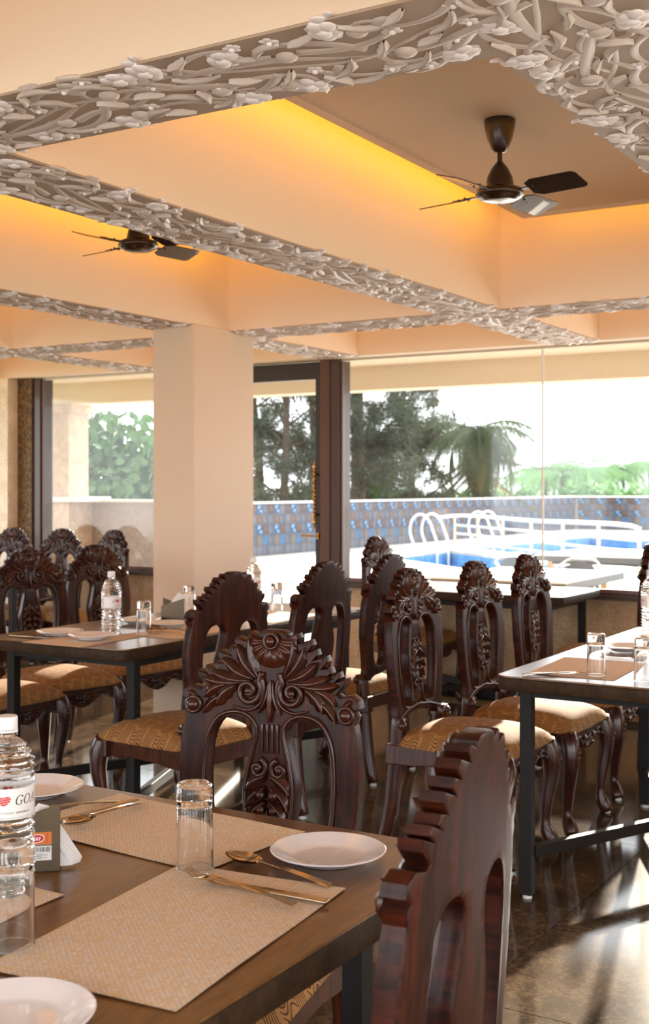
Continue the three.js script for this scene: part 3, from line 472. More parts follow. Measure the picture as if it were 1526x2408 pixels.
function pineTree(a, b, h, spread, low, seed, label, trunkR = 0.2, count = 60, dense = 21) {
  const f = rng(seed), t = group('casuarina_tree', P(a, b, -1.5), 0), places = [], q = new THREE.Quaternion(), branches = []; tag(t, label, 'tree', 'feathery trees beyond the tiled wall');
  const lean = (f() - 0.5) * 0.5, tr = []; for (let i = 0; i <= 8; i++) tr.push(V(lean * i / 8 + 0.1 * sin(i + seed), h * i / 8, 0.1 * cos(i * 1.3)));
  mesh('trunk', sweep(tr, (k) => trunkR * (1 - 0.85 * k), 20, 9), M.trunk, t);
  const curve = new THREE.CatmullRomCurve3(tr);
  for (let i = 0; i < count; i++) {
    const k = low + (1 - low) * f(), o = curve.getPoint(k), an = f() * 2 * PI, L = spread * (0.45 + 0.55 * f()) * (1.15 - 0.75 * k), tip = V(cos(an) * L, L * rr(-0.25, 0.55, f), sin(an) * L), mid = tip.clone().multiplyScalar(0.5).add(V(0, L * 0.16, 0));
    const bp = [o, o.clone().add(mid), o.clone().add(tip)]; branches.push(sweep(bp, (s) => 0.035 * (1 - 0.8 * s), 6, 5));
    const bc = new THREE.CatmullRomCurve3(bp);
    for (let j = 0; j < dense; j++) { const s = 0.25 + 0.75 * f(), p = bc.getPoint(s).add(V((f() - 0.5) * 0.7, (f() - 0.7) * 0.6, (f() - 0.5) * 0.7)); places.push(new THREE.Matrix4().compose(p, q.setFromEuler(new THREE.Euler((f() - 0.5) * 0.8, f() * 6.3, (f() - 0.5) * 0.8)).clone(), V(1, 1, 1).multiplyScalar(rr(0.7, 1.5, f)))); }
  }
  mesh('branches', merge(branches), M.trunk, t); scatter('foliage', tuftGeo, M.needles, places, t);
}
const ray = (x, d) => { const X = (x - 763) / FPX * d; return [cos(YAW) * d + sin(YAW) * X, cos(YAW) * X - sin(YAW) * d]; };
for (const [x, d, h, sp, low, seed, n, r, label] of [
  [846, 33, 12, 3.4, 0.22, 21, 60, 0.26, 'tall feathery dark tree with a thick bare trunk right of the door frame'],
  [668, 31, 10, 2.6, 0.14, 22, 46, 0.14, 'feathery tree seen through the glass of the door'],
  [735, 36, 11, 2.8, 0.14, 23, 40, 0.16, 'feathery tree behind the door stile'],
  [960, 37, 9, 3.0, 0.12, 24, 54, 0.16, 'feathery tree between the thick trunk and the drooping palm'],
  [600, 36, 11, 2.8, 0.14, 25, 36, 0.18, 'feathery tree partly hidden behind the pillar']]) pineTree(...ray(x, d), h, sp, low, seed, label, r, n, x < 800 ? 12 : 20);
function frondGeo(L, droop, seed, wide = 0.36) {
  const f = rng(seed), pos = [], idx = [], rib = []; const pt = (t) => V(L * t * (1 - 0.25 * droop * t), L * (0.42 * t - droop * 0.95 * t * t), 0);
  for (let i = 0; i <= 10; i++) rib.push(pt(i / 10));
  for (let i = 2; i <= 46; i++) for (const s of [-1, 1]) { const t = i / 46, o = pt(t), w = L * wide * sin(PI * (0.12 + 0.86 * t)) * rr(0.8, 1.1, f), e = o.clone().add(V(w * 0.45, -w * rr(0.5, 0.95, f), s * w * 0.8)), k = pos.length / 3, hw = L * 0.008; for (const p of [o.clone().add(V(-hw, 0, 0)), o.clone().add(V(hw, 0, 0)), e]) pos.push(p.x, p.y, p.z); idx.push(k, k + 1, k + 2); }
  const g = new THREE.BufferGeometry(); g.setAttribute('position', new THREE.Float32BufferAttribute(pos, 3)); g.setIndex(idx); g.computeVertexNormals();
  return merge([g, sweep(rib, (t) => L * 0.008 * (1.1 - t), 10, 4)]);
}
const fronds = [0.6, 1.0, 1.5, 2.1].map((d, i) => frondGeo(2.6, d, 50 + i));
function palmTree(name, pos, h, n, mat, seed, label, size, dry = 0, hang = 0) {
  const f = rng(seed), t = group(name, pos, 0); tag(t, label, 'palm');
  mesh('trunk', sweep([V(0, 0, 0), V(0.15, h * 0.5, 0.1), V(0.1, h, 0)], (k) => 0.17 - 0.06 * k, 8, 8), M.trunk, t);
  for (let i = 0; i < n; i++) { const m = mesh('frond', fronds[i % 4], i >= n - 8 && i < n - 8 + dry ? M.drypalm : mat, t); m.position.set(0.1, h, 0); m.rotation.set(0, i * 2.4 + f() * 0.5, hang ? 0.3 - hang * (i / n) - 0.25 * f() : 0.3 - 0.5 * f()); m.scale.setScalar(size * rr(0.85, 1.15, f)); }
  return t;
}
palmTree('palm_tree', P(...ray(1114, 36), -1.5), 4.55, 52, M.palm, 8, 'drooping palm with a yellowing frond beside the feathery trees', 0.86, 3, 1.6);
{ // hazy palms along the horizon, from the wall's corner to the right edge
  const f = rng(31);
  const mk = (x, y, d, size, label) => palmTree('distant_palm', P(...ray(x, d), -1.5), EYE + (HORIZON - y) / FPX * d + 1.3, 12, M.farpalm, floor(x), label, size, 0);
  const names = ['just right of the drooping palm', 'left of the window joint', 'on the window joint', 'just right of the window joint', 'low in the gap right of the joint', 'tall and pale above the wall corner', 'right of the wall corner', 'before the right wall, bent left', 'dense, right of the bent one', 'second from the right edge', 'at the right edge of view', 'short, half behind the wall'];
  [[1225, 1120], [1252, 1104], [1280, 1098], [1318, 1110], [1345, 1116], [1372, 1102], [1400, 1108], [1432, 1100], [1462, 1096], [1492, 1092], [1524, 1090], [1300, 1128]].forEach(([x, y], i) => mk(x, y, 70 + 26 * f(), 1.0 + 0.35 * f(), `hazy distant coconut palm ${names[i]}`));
}
{ // bank of low greenery under the far palms
  const f = rng(61), leafy = tuft(18, 0.9, 0.12, 6, -0.1);
  for (const [x, d, w, hgt, label] of [[1240, 70, 5, 2.4, 'hazy bank of green shrubs left of the window joint'], [1390, 70, 6, 2.5, 'hazy bank of green shrubs above the wall corner'], [1510, 68, 5, 2.7, 'hazy bank of green shrubs at the right edge'], [1000, 42, 5, 2.6, 'dark undergrowth at the foot of the feathery trees'], [700, 36, 4.5, 2.4, 'yellow-green undergrowth seen through the door glass']]) {
    const t = group('shrub_bank', P(...ray(x, d), -1.5), YAW), q = new THREE.Quaternion(), pl = []; tag(t, label, 'shrubs');
    for (let i = 0; i < 420; i++) { const p = V((f() - 0.5) * 2 * w, f() * f() * hgt + 0.3, (f() - 0.5) * 2); pl.push(new THREE.Matrix4().compose(p, q.setFromEuler(new THREE.Euler(f() * 6, f() * 6, f() * 6)).clone(), V(1, 1, 1).multiplyScalar(rr(0.6, 1.2, f)))); }
    mesh('stems', merge([0, 1, 2, 3, 4].map((i) => sweep([V((i - 2) * w * 0.35, 0, 0), V((i - 2) * w * 0.36, hgt * 0.3, 0.1), V((i - 2) * w * 0.38, hgt * 0.6, 0)], 0.04, 6, 5))), M.trunk, t);
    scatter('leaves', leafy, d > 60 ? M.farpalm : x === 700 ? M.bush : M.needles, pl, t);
  }
}
{ // broad-leaved shrub behind the grey parapet on the left
  const f = rng(71), t = group('sea_grape_shrub', P(...ray(262, 15.6), -1.5), 0), q = new THREE.Quaternion(), pl = []; tag(t, 'broad round-leaved green shrub behind the grey parapet', 'shrub');
  const lf = new THREE.CircleGeometry(0.062, 8); { const p = lf.attributes.position; for (let i = 0; i < p.count; i++) p.setZ(i, -3 * p.getX(i) ** 2 + 1.5 * p.getY(i) ** 2); lf.computeVertexNormals(); }
  for (let i = 0; i < 7000; i++) { const an = f() * 2 * PI, ph = Math.acos(1 - 2 * f() * 0.75), r = 0.55 + 0.53 * Math.sqrt(f()) + 0.12 * sin(an * 5) * sin(ph * 4); const p = V(cos(an) * sin(ph) * r * 1.5, 1.6 + cos(ph) * r * 1.95, sin(an) * sin(ph) * r * 1.1); pl.push(new THREE.Matrix4().compose(p, q.setFromEuler(new THREE.Euler(f() * 2 - 1.6, f() * 6, f() * 2)).clone(), V(1, 1, 1).multiplyScalar(rr(0.7, 1.25, f)))); }
  mesh('stems', merge([0, 1, 2, 3].map((i) => sweep([V(0, 0, 0), V(cos(i * 1.6) * 0.5, 1.2, sin(i * 1.6) * 0.4), V(cos(i * 1.6) * 1.0, 2.4, sin(i * 1.6) * 0.7)], 0.05, 8, 6))), M.trunk, t);
  scatter('leaves', lf, M.bush, pl, t);
}

// ---------------------------------------------------------------- carved dining chair
const CH = 1.045;
const wrapZ = (x) => 0.36 * x * x;
const bendZ = (y) => -0.032 * Math.pow(max(0, (y - 0.45) / 0.59), 1.3);
function bent(g, z0 = -0.235) { const p = g.attributes.position; for (let i = 0; i < p.count; i++) p.setZ(i, p.getZ(i) + z0 + bendZ(p.getY(i)) + wrapZ(p.getX(i))); return g; }
const chairGeo = (() => {
  const out = [[0.02, 0], [0.031, -0.005], [0.033, -0.014], [0.055, -0.006], [0.058, -0.012], [0.051, -0.028], [0.086, -0.018], [0.09, -0.026], [0.08, -0.043], [0.1, -0.038], [0.103, -0.046], [0.093, -0.06], [0.125, -0.05], [0.128, -0.058], [0.114, -0.077], [0.134, -0.074], [0.138, -0.082], [0.126, -0.094], [0.156, -0.083], [0.159, -0.09], [0.145, -0.104], [0.175, -0.094], [0.173, -0.105], [0.152, -0.126], [0.165, -0.134], [0.19, -0.128], [0.206, -0.137], [0.209, -0.15], [0.194, -0.16], [0.203, -0.17], [0.197, -0.187], [0.203, -0.21], [0.209, -0.25], [0.211, -0.30], [0.208, -0.36], [0.199, -0.42], [0.188, -0.48], [0.183, -0.52], [0.186, -0.545], [0.18, -0.565], [0.155, -0.572], [0.148, -0.562], [0.12, -0.55], [0.08, -0.548], [0.05, -0.54], [0.02, -0.536]];
  const sh = new THREE.Shape(); sh.moveTo(0, CH);
  for (const [x, y] of out) sh.lineTo(x, CH + y);
  for (const [x, y] of out.slice().reverse()) sh.lineTo(-x, CH + y);
  sh.closePath();
  const hole = [[0.036, -0.215], [0.05, -0.287], [0.063, -0.335], [0.058, -0.39], [0.046, -0.44], [0.046, -0.485], [0.062, -0.51], [0.095, -0.513], [0.124, -0.498], [0.138, -0.45], [0.146, -0.38], [0.149, -0.30], [0.142, -0.235], [0.12, -0.197], [0.085, -0.185], [0.054, -0.192]];
  const ring = (s, o = 0) => { const c = hole.map(([x, y]) => [x, y]), cx = 0.095, cy = -0.35; return new THREE.CatmullRomCurve3(c.map(([x, y]) => { const k = Math.hypot(x - cx, y - cy); return V(s * (x + (x - cx) / k * o), CH + y + (y - cy) / k * o, 0.017); }), true, 'centripetal'); };
  for (const s of [1, -1]) { const p = new THREE.Path(); ring(s).getPoints(48).forEach((q, i) => (i ? p.lineTo(q.x, q.y) : p.moveTo(q.x, q.y))); sh.holes.push(p); }
  const slabGeo = at(new THREE.ExtrudeGeometry(sh, { depth: 0.027, bevelEnabled: true, bevelThickness: 0.004, bevelSize: 0.003, bevelSegments: 2, steps: 1 }), 0, 0, -0.015);
  const back = toCreasedNormals(bent(clean(new TessellateModifier(0.03, 7).modify(clean(slabGeo)))), 0.55);
  const F = 0.016, B = (g, z = F) => bent(at(g, 0, CH, z));
  const parts = [];
  // shell and button at the top
  { const pos = [], idx = [], NR = 8, NA = 48; for (let i = 0; i <= NR; i++) for (let j = 0; j <= NA; j++) { const r = 0.012 + 0.047 * i / NR, an = -PI / 2 + (j / NA - 0.5) * 3.6, k = 0.65 + 0.35 * abs(cos((j / NA) * PI * 9)); pos.push(cos(an) * r * (i === NR ? 0.95 + 0.05 * k : 1), -0.02 + sin(an) * r, 0.016 * sin(PI * (0.12 + 0.82 * i / NR)) * k - 0.002); } for (let i = 0; i < NR; i++) for (let j = 0; j < NA; j++) { const a = i * (NA + 1) + j, b = a + NA + 1; idx.push(a, b, a + 1, b, b + 1, a + 1); } const g = new THREE.BufferGeometry(); g.setAttribute('position', new THREE.Float32BufferAttribute(pos, 3)); g.setIndex(idx); g.computeVertexNormals(); parts.push(['shell_carving', B(g)]); }
  parts.push(['button', B(merge([ball(0.0115, 0, -0.02, 0.012), at(new THREE.TorusGeometry(0.016, 0.005, 6, 18), 0, -0.02, 0.008)]))]);
  for (const s of [1, -1]) {
    for (const [x0, y0, x1, y1, w, h, bd] of [[0.03, -0.098, 0.052, -0.016, 0.024, 0.016, 0.1], [0.034, -0.1, 0.08, -0.03, 0.026, 0.017, 0.1], [0.04, -0.104, 0.114, -0.06, 0.026, 0.017, 0.1], [0.048, -0.108, 0.144, -0.09, 0.024, 0.015, 0.08], [0.07, -0.113, 0.164, -0.106, 0.024, 0.014, 0.06]]) parts.push(['acanthus_leaf', B(leafBlade(s * x0, y0, s * x1, y1, w * 1.35, h, -s * bd))]);
    for (const [x0, y0, x1, y1, w, h, bd] of [[0.084, -0.12, 0.128, -0.168, 0.03, 0.014, 0.12], [0.1, -0.118, 0.158, -0.15, 0.026, 0.013, 0.1], [0.105, -0.14, 0.16, -0.186, 0.022, 0.011, 0.1]]) parts.push(['side_leaf', B(leafBlade(s * x0, y0, s * x1, y1, w * 1.3, h, s * bd))]);
    const sp = spiral(0.052, -0.13, 0.031, 0.006, 2.5, 1.45, 0.003, 26).map((p) => V(p.x * s, p.y, p.z)); sp.unshift(V(s * 0.021, -0.088, 0.003));
    parts.push(['volute', B(merge([sweep(sp, (t) => 0.0085 * (1 - 0.35 * t), 44, 8), ball(0.009, s * 0.052, -0.13, 0.006), sweep([V(s * 0.022, -0.1, 0.003), V(s * 0.016, -0.125, 0.004), V(s * 0.022, -0.155, 0.003), V(s * 0.05, -0.172, 0.002), V(s * 0.09, -0.166, 0.002)], (t) => 0.007 * (1 - 0.6 * t), 20, 7)]))]);
    parts.push(['rosette', B(merge([ball(0.014, s * 0.182, -0.166, 0.006, [1, 1, 0.9]), at(new THREE.TorusGeometry(0.0165, 0.005, 6, 16), s * 0.182, -0.166, 0.004), leafBlade(s * 0.175, -0.15, s * 0.196, -0.136, 0.02, 0.01)]))]);
    parts.push(['opening_molding', bent(sweep(ring(s, 0.008), [0.0055, 0.0055], 56, 6, true))]);
  }
  parts.push(['tassel_leaf', B(merge([leafBlade(0, -0.105, 0, -0.196, 0.026, 0.017, 0, 1), leafBlade(-0.006, -0.11, -0.028, -0.178, 0.02, 0.012, 0.1), leafBlade(0.006, -0.11, 0.028, -0.178, 0.02, 0.012, -0.1)]))]);
  { const c = [], z = 0.002; for (const x of [-0.018, -0.006, 0.006, 0.018]) c.push(sweep([V(x, -0.2, z), V(x * 1.05, -0.262, z)], 0.0042, 4, 6));
    for (const s of [1, -1]) { c.push(sweep(spiral(s * 0.025, -0.296, 0.021, 0.005, s > 0 ? 1.8 : PI - 1.8, s * 1.25, z, 20), (t) => 0.0075 * (1 - 0.3 * t), 30, 7), ball(0.008, s * 0.025, -0.296, 0.006)); c.push(leafBlade(s * 0.006, -0.31, s * 0.053, -0.345, 0.036, 0.019, s * 0.1), leafBlade(s * 0.005, -0.335, s * 0.05, -0.38, 0.032, 0.018, s * 0.12), leafBlade(s * 0.004, -0.365, s * 0.042, -0.415, 0.028, 0.017, s * 0.14)); c.push(ball(0.012, s * 0.015, -0.35, 0.01), ball(0.011, s * 0.015, -0.382, 0.008)); c.push(sweep(spiral(s * 0.02, -0.438, 0.017, 0.005, s > 0 ? -1.8 : PI + 1.8, -s * 1.15, z, 18), 0.006, 26, 7)); c.push(leafBlade(s * 0.005, -0.455, s * 0.034, -0.51, 0.026, 0.014, -s * 0.1)); }
    c.push(leafBlade(0, -0.38, 0, -0.44, 0.018, 0.013, 0, 1), leafBlade(0, -0.45, 0, -0.515, 0.014, 0.01, 0, 1)); parts.push(['splat_carving', B(merge(c))]); }
  parts.push(['rail_molding', B(sweep([V(-0.175, -0.55, 0), V(-0.14, -0.54, 0), V(-0.09, -0.528, 0), V(-0.045, -0.524, 0), V(0, -0.518, 0), V(0.045, -0.524, 0), V(0.09, -0.528, 0), V(0.14, -0.54, 0), V(0.175, -0.55, 0)], 0.0065, 40, 7))]);
  // seat frame
  const rearLeg = (s) => merge([sweep([V(s * 0.174, 0.5, -0.208), V(s * 0.176, 0.3, -0.228), V(s * 0.18, 0.12, -0.25), V(s * 0.188, 0.012, -0.278)], (t) => 0.0235 - 0.004 * t, 12, 4, false, true), box(0.05, 0.075, 0.05, s * 0.176, 0.365, -0.232, 0.006), ball(0.017, s * 0.19, 0.475, -0.19)]);
  const frontLeg = (s) => merge([sweep([V(s * 0.2, 0.4, 0.222), V(s * 0.212, 0.345, 0.238), V(s * 0.215, 0.28, 0.24), V(s * 0.203, 0.16, 0.226), V(s * 0.2, 0.07, 0.222), V(s * 0.21, 0.02, 0.24), V(s * 0.212, 0.008, 0.244)], (t) => t < 0.28 ? 0.033 + 0.004 * sin(t / 0.28 * PI) : t < 0.8 ? 0.033 - 0.016 * (t - 0.28) / 0.52 : 0.017 + 0.012 * sin((t - 0.8) / 0.2 * PI * 0.7), 28, 10), box(0.058, 0.07, 0.058, s * 0.2, 0.365, 0.215, 0.008)]);
  const legCarving = (s) => merge([0, 1, 2, 3, 4, 5, 6].map((i) => ball(0.0085 - 0.0006 * i, s * (0.214 - 0.002 * i), 0.33 - i * 0.022, 0.272 - 0.0045 * i * (i > 2 ? 1.1 : 0.6))).concat([leafBlade(0, 0.06, 0, 0, 0.03, 0.01)].map((g) => at(g, s * 0.212, 0.32, 0.266))));
  const sideRail = (s) => { const q = new THREE.Shape([V2(-0.215, 0.4), V2(0.2, 0.4), V2(0.2, 0.35), V2(0.16, 0.335), V2(0.1, 0.345), V2(-0.06, 0.345), V2(-0.14, 0.335), V2(-0.215, 0.335)]); return at(new THREE.ExtrudeGeometry(q, { depth: 0.02, bevelEnabled: true, bevelThickness: 0.003, bevelSize: 0.003, bevelSegments: 2 }), s * 0.19 - 0.01 + 0, 0, 0, 0, -PI / 2, 0).applyMatrix4(new THREE.Matrix4().makeTranslation(0.02, 0, 0)); };
  const apron = (() => { const q = new THREE.Shape(); q.moveTo(-0.2, 0.4); q.lineTo(0.2, 0.4); q.lineTo(0.2, 0.345); q.bezierCurveTo(0.17, 0.345, 0.15, 0.365, 0.115, 0.362); q.bezierCurveTo(0.08, 0.36, 0.07, 0.315, 0, 0.308); q.bezierCurveTo(-0.07, 0.315, -0.08, 0.36, -0.115, 0.362); q.bezierCurveTo(-0.15, 0.365, -0.17, 0.345, -0.2, 0.345); q.closePath(); return at(new THREE.ExtrudeGeometry(q, { depth: 0.022, bevelEnabled: true, bevelThickness: 0.003, bevelSize: 0.003, bevelSegments: 2, curveSegments: 16 }), 0, 0, 0.212); })();
  const apronCarving = (() => { const c = [], z = 0.238; for (let i = 0; i < 5; i++) c.push(ball(0.011, cos(i * 1.257) * 0.016, 0.345 + sin(i * 1.257) * 0.015, z, [1, 1, 0.8])); c.push(ball(0.009, 0, 0.345, z + 0.006)); for (const s of [1, -1]) { c.push(at(leafBlade(s * 0.02, 0.345, s * 0.075, 0.36, 0.028, 0.014, s * 0.1), 0, 0, z)); c.push(at(leafBlade(s * 0.015, 0.335, s * 0.055, 0.328, 0.024, 0.012, -s * 0.1), 0, 0, z)); c.push(sweep([V(s * 0.09, 0.366, z), V(s * 0.12, 0.372, z), V(s * 0.15, 0.362, z), V(s * 0.165, 0.35, z), V(s * 0.155, 0.34, z)], 0.006, 20, 6)); } c.push(sweep([V(-0.2, 0.393, z), V(-0.1, 0.397, z), V(0, 0.388, z), V(0.1, 0.397, z), V(0.2, 0.393, z)], 0.006, 20, 6)); return merge(c); })();
  const rearRail = box(0.32, 0.06, 0.024, 0, 0.368, -0.226, 0.004);
  const glide = (x, z) => at(new THREE.CylinderGeometry(0.013, 0.015, 0.012, 12), x, 0.006, z);
  // seat cushion
  const N = 22, pos = [], uv = [], idx = [], wAt = (v) => 0.205 + 0.03 * (v + 1) / 2, edge = (t) => Math.pow(max(0, 1 - Math.pow(abs(t), 3.2)), 0.5);
  for (let j = 0; j <= N; j++) for (let i = 0; i <= N; i++) { const u = i / N * 2 - 1, v = j / N * 2 - 1, e = edge(u) * edge(v), x = u * wAt(v) * (1 - 0.05 * Math.pow(abs(v), 8)), z = 0.016 + v * 0.24 * (1 - 0.03 * Math.pow(abs(u), 8)); pos.push(x, 0.4 + 0.072 * e + 0.006, z); uv.push(x, z); }
  for (let j = 0; j < N; j++) for (let i = 0; i < N; i++) { const a = j * (N + 1) + i, b = a + N + 1; idx.push(a, b, a + 1, b, b + 1, a + 1); }
  // closing edge below
  const rim = []; for (let i = 0; i <= N; i++) rim.push(i); for (let j = 1; j <= N; j++) rim.push(j * (N + 1) + N); for (let i = N - 1; i >= 0; i--) rim.push(N * (N + 1) + i); for (let j = N - 1; j >= 1; j--) rim.push(j * (N + 1));
  const base = pos.length / 3; rim.forEach((k) => { pos.push(pos[k * 3] * 0.985, 0.398, (pos[k * 3 + 2] - 0.016) * 0.985 + 0.016); uv.push(uv[k * 2], uv[k * 2 + 1] + 0.01); }); rim.forEach((k, i) => { const n = (i + 1) % rim.length; idx.push(k, rim[n], base + i, base + i, rim[n], base + n); });
  const cush = new THREE.BufferGeometry(); cush.setAttribute('position', new THREE.Float32BufferAttribute(pos, 3)); cush.setAttribute('uv', new THREE.Float32BufferAttribute(uv, 2)); cush.setIndex(idx); cush.computeVertexNormals();
  return { back, parts, rearLeg: [1, -1].map(rearLeg), frontLeg: [1, -1].map(frontLeg), legCarving: [1, -1].map(legCarving), sideRail: [1, -1].map(sideRail), apron, apronCarving, rearRail, glide, cush };
})();
const chairProto = (() => {
  const c = group('carved_chair', V(0, 0, 0));
  const b = mesh('backrest', chairGeo.back, M.woodmatte, c);
  for (const [n, g] of chairGeo.parts) mesh(n, g, M.wood, b);
  [0, 1].forEach((i) => {
    const rl = mesh('rear_leg', chairGeo.rearLeg[i], M.wood, c); mesh('glide', chairGeo.glide((1 - 2 * i) * 0.188, -0.278), M.foot, rl);
    const l = mesh('front_leg', chairGeo.frontLeg[i], M.wood, c); mesh('leg_carving', chairGeo.legCarving[i], M.wood, l); mesh('glide', chairGeo.glide((1 - 2 * i) * 0.212, 0.244), M.foot, l);
    mesh('side_rail', chairGeo.sideRail[i], M.wood, c);
  });
  const ap = mesh('front_apron', chairGeo.apron, M.wood, c); mesh('apron_carving', chairGeo.apronCarving, M.wood, ap);
  mesh('rear_rail', chairGeo.rearRail, M.wood, c); mesh('seat_cushion', chairGeo.cush, M.fabric, c);
  return c;
})();
const D = PI / 180;
[ // crest a, crest b, facing in degrees (0 towards the camera side, 90 right, -90 left), label, group
  [2.224, -1.472, 8.5, 'carved dark wooden chair facing the camera from behind the nearest table', null],
  [1.429, -0.639, -84.5, 'carved wooden chair seen from behind at the right end of the nearest table', null],
  [4.185, -2.169, 90, 'carved wooden chair facing right along the right-hand table, nearest of three in its row', 'chairs along the right-hand table'],
  [4.741, -2.138, 90, 'carved wooden chair facing right along the right-hand table, middle of three in its row', 'chairs along the right-hand table'],
  [5.38, -2.158, 90, 'carved wooden chair facing right along the right-hand table, farthest of three in its row', 'chairs along the right-hand table'],
  [3.67, -2.62, -98, 'carved wooden chair with its plain back to us, nearest at the table before the pillar', 'chairs with backs to us at the table before the pillar'],
  [4.40, -2.655, -93, 'carved wooden chair with its plain back to us in front of the glass door', 'chairs with backs to us at the table before the pillar'],
  [5.03, -2.68, -91, 'carved wooden chair with its plain back to us, partly behind the chair facing right', 'chairs with backs to us at the table before the pillar'],
  [3.93, -4.42, 88, 'carved wooden chair at the left edge, only its seat and front leg in view', 'chairs on the far side of the table before the pillar'],
  [4.48, -4.49, 76, 'carved wooden chair facing us beyond the bottle on the table before the pillar, left one', 'chairs on the far side of the table before the pillar'],
  [5.02, -4.52, 82, 'carved wooden chair facing us right behind the bottle on the table before the pillar', 'chairs on the far side of the table before the pillar'],
  [6.82, -3.76, 90, 'carved wooden chair at the left end of the table under the window', null],
  [6.66, -1.93, -78, 'carved wooden chair cut by the right edge of the picture at the window table', null],
  [6.82, -6.97, 0, 'carved wooden chair in the far left corner against the cream wall', 'chairs by the left window'],
  [6.86, -6.49, 4, 'carved wooden chair in the middle of three before the left window', 'chairs by the left window'],
  [6.88, -5.99, -16, 'carved wooden chair nearest the pillar before the left window', 'chairs by the left window'],
].forEach(([a, b, deg, label, grp], i) => {
  const t = deg * D, a0 = a - 0.272 * cos(t), b0 = b + 0.272 * sin(t);
  if (!i) { chairProto.position.copy(P(a0, b0)); chairProto.rotation.y = t; tag(chairProto, label, 'chair'); } else copyOf(chairProto, P(a0, b0), t, label, 'chair', grp);
});

// ---------------------------------------------------------------- tables
function table(a0, a1, b0, b1, label, insetLong = 0.13, insetShort = 0.06) {
  const w = b1 - b0, l = a1 - a0, t = group('dining_table', P((a0 + a1) / 2, (b0 + b1) / 2)); tag(t, label, 'table');
  const c = 0.035, x = w / 2, z = l / 2, s = new THREE.Shape(); s.moveTo(-x + c, -z); s.lineTo(x - c, -z); s.quadraticCurveTo(x - c * 0.2, -z + c * 0.2, x, -z + c); s.lineTo(x, z - c); s.quadraticCurveTo(x - c * 0.2, z - c * 0.2, x - c, z); s.lineTo(-x + c, z); s.quadraticCurveTo(-x + c * 0.2, z - c * 0.2, -x, z - c); s.lineTo(-x, -z + c); s.quadraticCurveTo(-x + c * 0.2, -z + c * 0.2, -x + c, -z);
  const g = at(new THREE.ExtrudeGeometry(s, { depth: 0.036, bevelEnabled: true, bevelThickness: 0.003, bevelSize: 0.003, bevelSegments: 3 }), 0, 0.747, 0, PI / 2, 0, 0);
  g.scale(0.999, 1, 0.999);
  mesh('tabletop', toCreasedNormals(boxUV(at(g.clone(), 0, 0, 0, 0, 0, 0, [1, 0.12, 1]).translate(0, 0.66, 0)), 0.6), M.tabletop, t); mesh('shaded_edge', toCreasedNormals(boxUV(at(g.clone(), 0, -0.0055, 0)), 0.6), M.edge, t);  // the sides get a darker colour in place of shade
  const ix = l > w ? insetShort : insetLong, iz = l > w ? insetLong : insetShort, lx = x - ix, lz = z - iz;
  for (const i of [-1, 1]) for (const j of [-1, 1]) { const lg = mesh('leg', box(0.04, 0.69, 0.04, i * lx, 0.357, j * lz, 0.003), M.tableleg, t); mesh('foot', at(new THREE.CylinderGeometry(0.014, 0.016, 0.012, 14), i * lx, 0.006, j * lz), M.foot, lg); }
  mesh('underframe', merge([box(lx * 2 - 0.04, 0.035, 0.03, 0, 0.685, lz), box(lx * 2 - 0.04, 0.035, 0.03, 0, 0.685, -lz), box(0.03, 0.035, lz * 2 - 0.04, lx, 0.685, 0), box(0.03, 0.035, lz * 2 - 0.04, -lx, 0.685, 0)]), M.tableleg, t);
  const dl = Math.hypot(2 * lx, 2 * lz) - 0.05, an = Math.atan2(lz, lx);
  mesh('stretcher', at(box(dl, 0.04, 0.03, 0, 0, 0, 0.003), 0, 0.15, 0, 0, an, 0), M.tableleg, t); mesh('stretcher', at(box(dl, 0.04, 0.03, 0, 0, 0, 0.003), 0, 0.15, 0, 0, -an, 0), M.tableleg, t);
  return t;
}
table(0.86, 1.868, -2.15, -0.845, 'dark brown dining table nearest the camera, set with woven mats', 0.18, 0.07);
table(3.49, 5.36, -3.76, -3.0, 'dark dining table with a water bottle standing before the pillar');
table(3.655, 5.25, -1.57, -0.81, 'dark dining table at the right edge catching bright window light');
table(6.42, 7.1, -3.55, -2.36, 'dark dining table pushed under the large window sill', 0.1, 0.06);
table(5.8, 6.42, -7.6, -5.9, 'dark dining table in the far left corner before the left window', 0.1, 0.06);

// ---------------------------------------------------------------- tableware
const TT = 0.75;
const plateGeo = toCreasedNormals(clean(lathe([[0, 0.002], [0.05, 0.002], [0.056, 0.0], [0.06, 0.002], [0.064, 0.006], [0.088, 0.017], [0.0995, 0.0215], [0.1005, 0.0235], [0.0985, 0.0245], [0.086, 0.0205], [0.066, 0.0105], [0.06, 0.0078], [0.05, 0.007], [0, 0.007]], 64)), 0.7);
plateGeo.scale(0.95, 0.8, 0.95);
const plate0 = mesh('plate', plateGeo, M.plate);
[[1.699, -1.024, 'white plate at the right end of the nearest table beside the spoon', null], [0.985, -1.012, 'white plate cut by the bottom left corner on the nearest table', null], [1.76, -1.74, 'white plate half hidden behind the large water bottle', null],
  [3.70, -3.52, 'white plate farthest left on the near corner of the table before the pillar', null], [3.648, -3.298, 'white plate overlapping another at the near end of the table before the pillar', null], [4.17, -3.33, 'white plate right of the tumbler on the table before the pillar', null], [4.21, -3.52, 'white plate behind the tumbler on the table before the pillar', null],
  [4.439, -1.38, 'white plate in shade on the right-hand table behind the tumbler', null]].forEach(([a, b, label], i) => { const y = TT + (i === 4 ? 0.0045 : 0.0005) + (i === 0 || i === 1 || i === 2 ? 0 : 0.002); if (!i) { plate0.position.copy(P(a, b, y)); tag(plate0, label, 'plate'); } else copyOf(plate0, P(a, b, y), 0, label, 'plate'); });
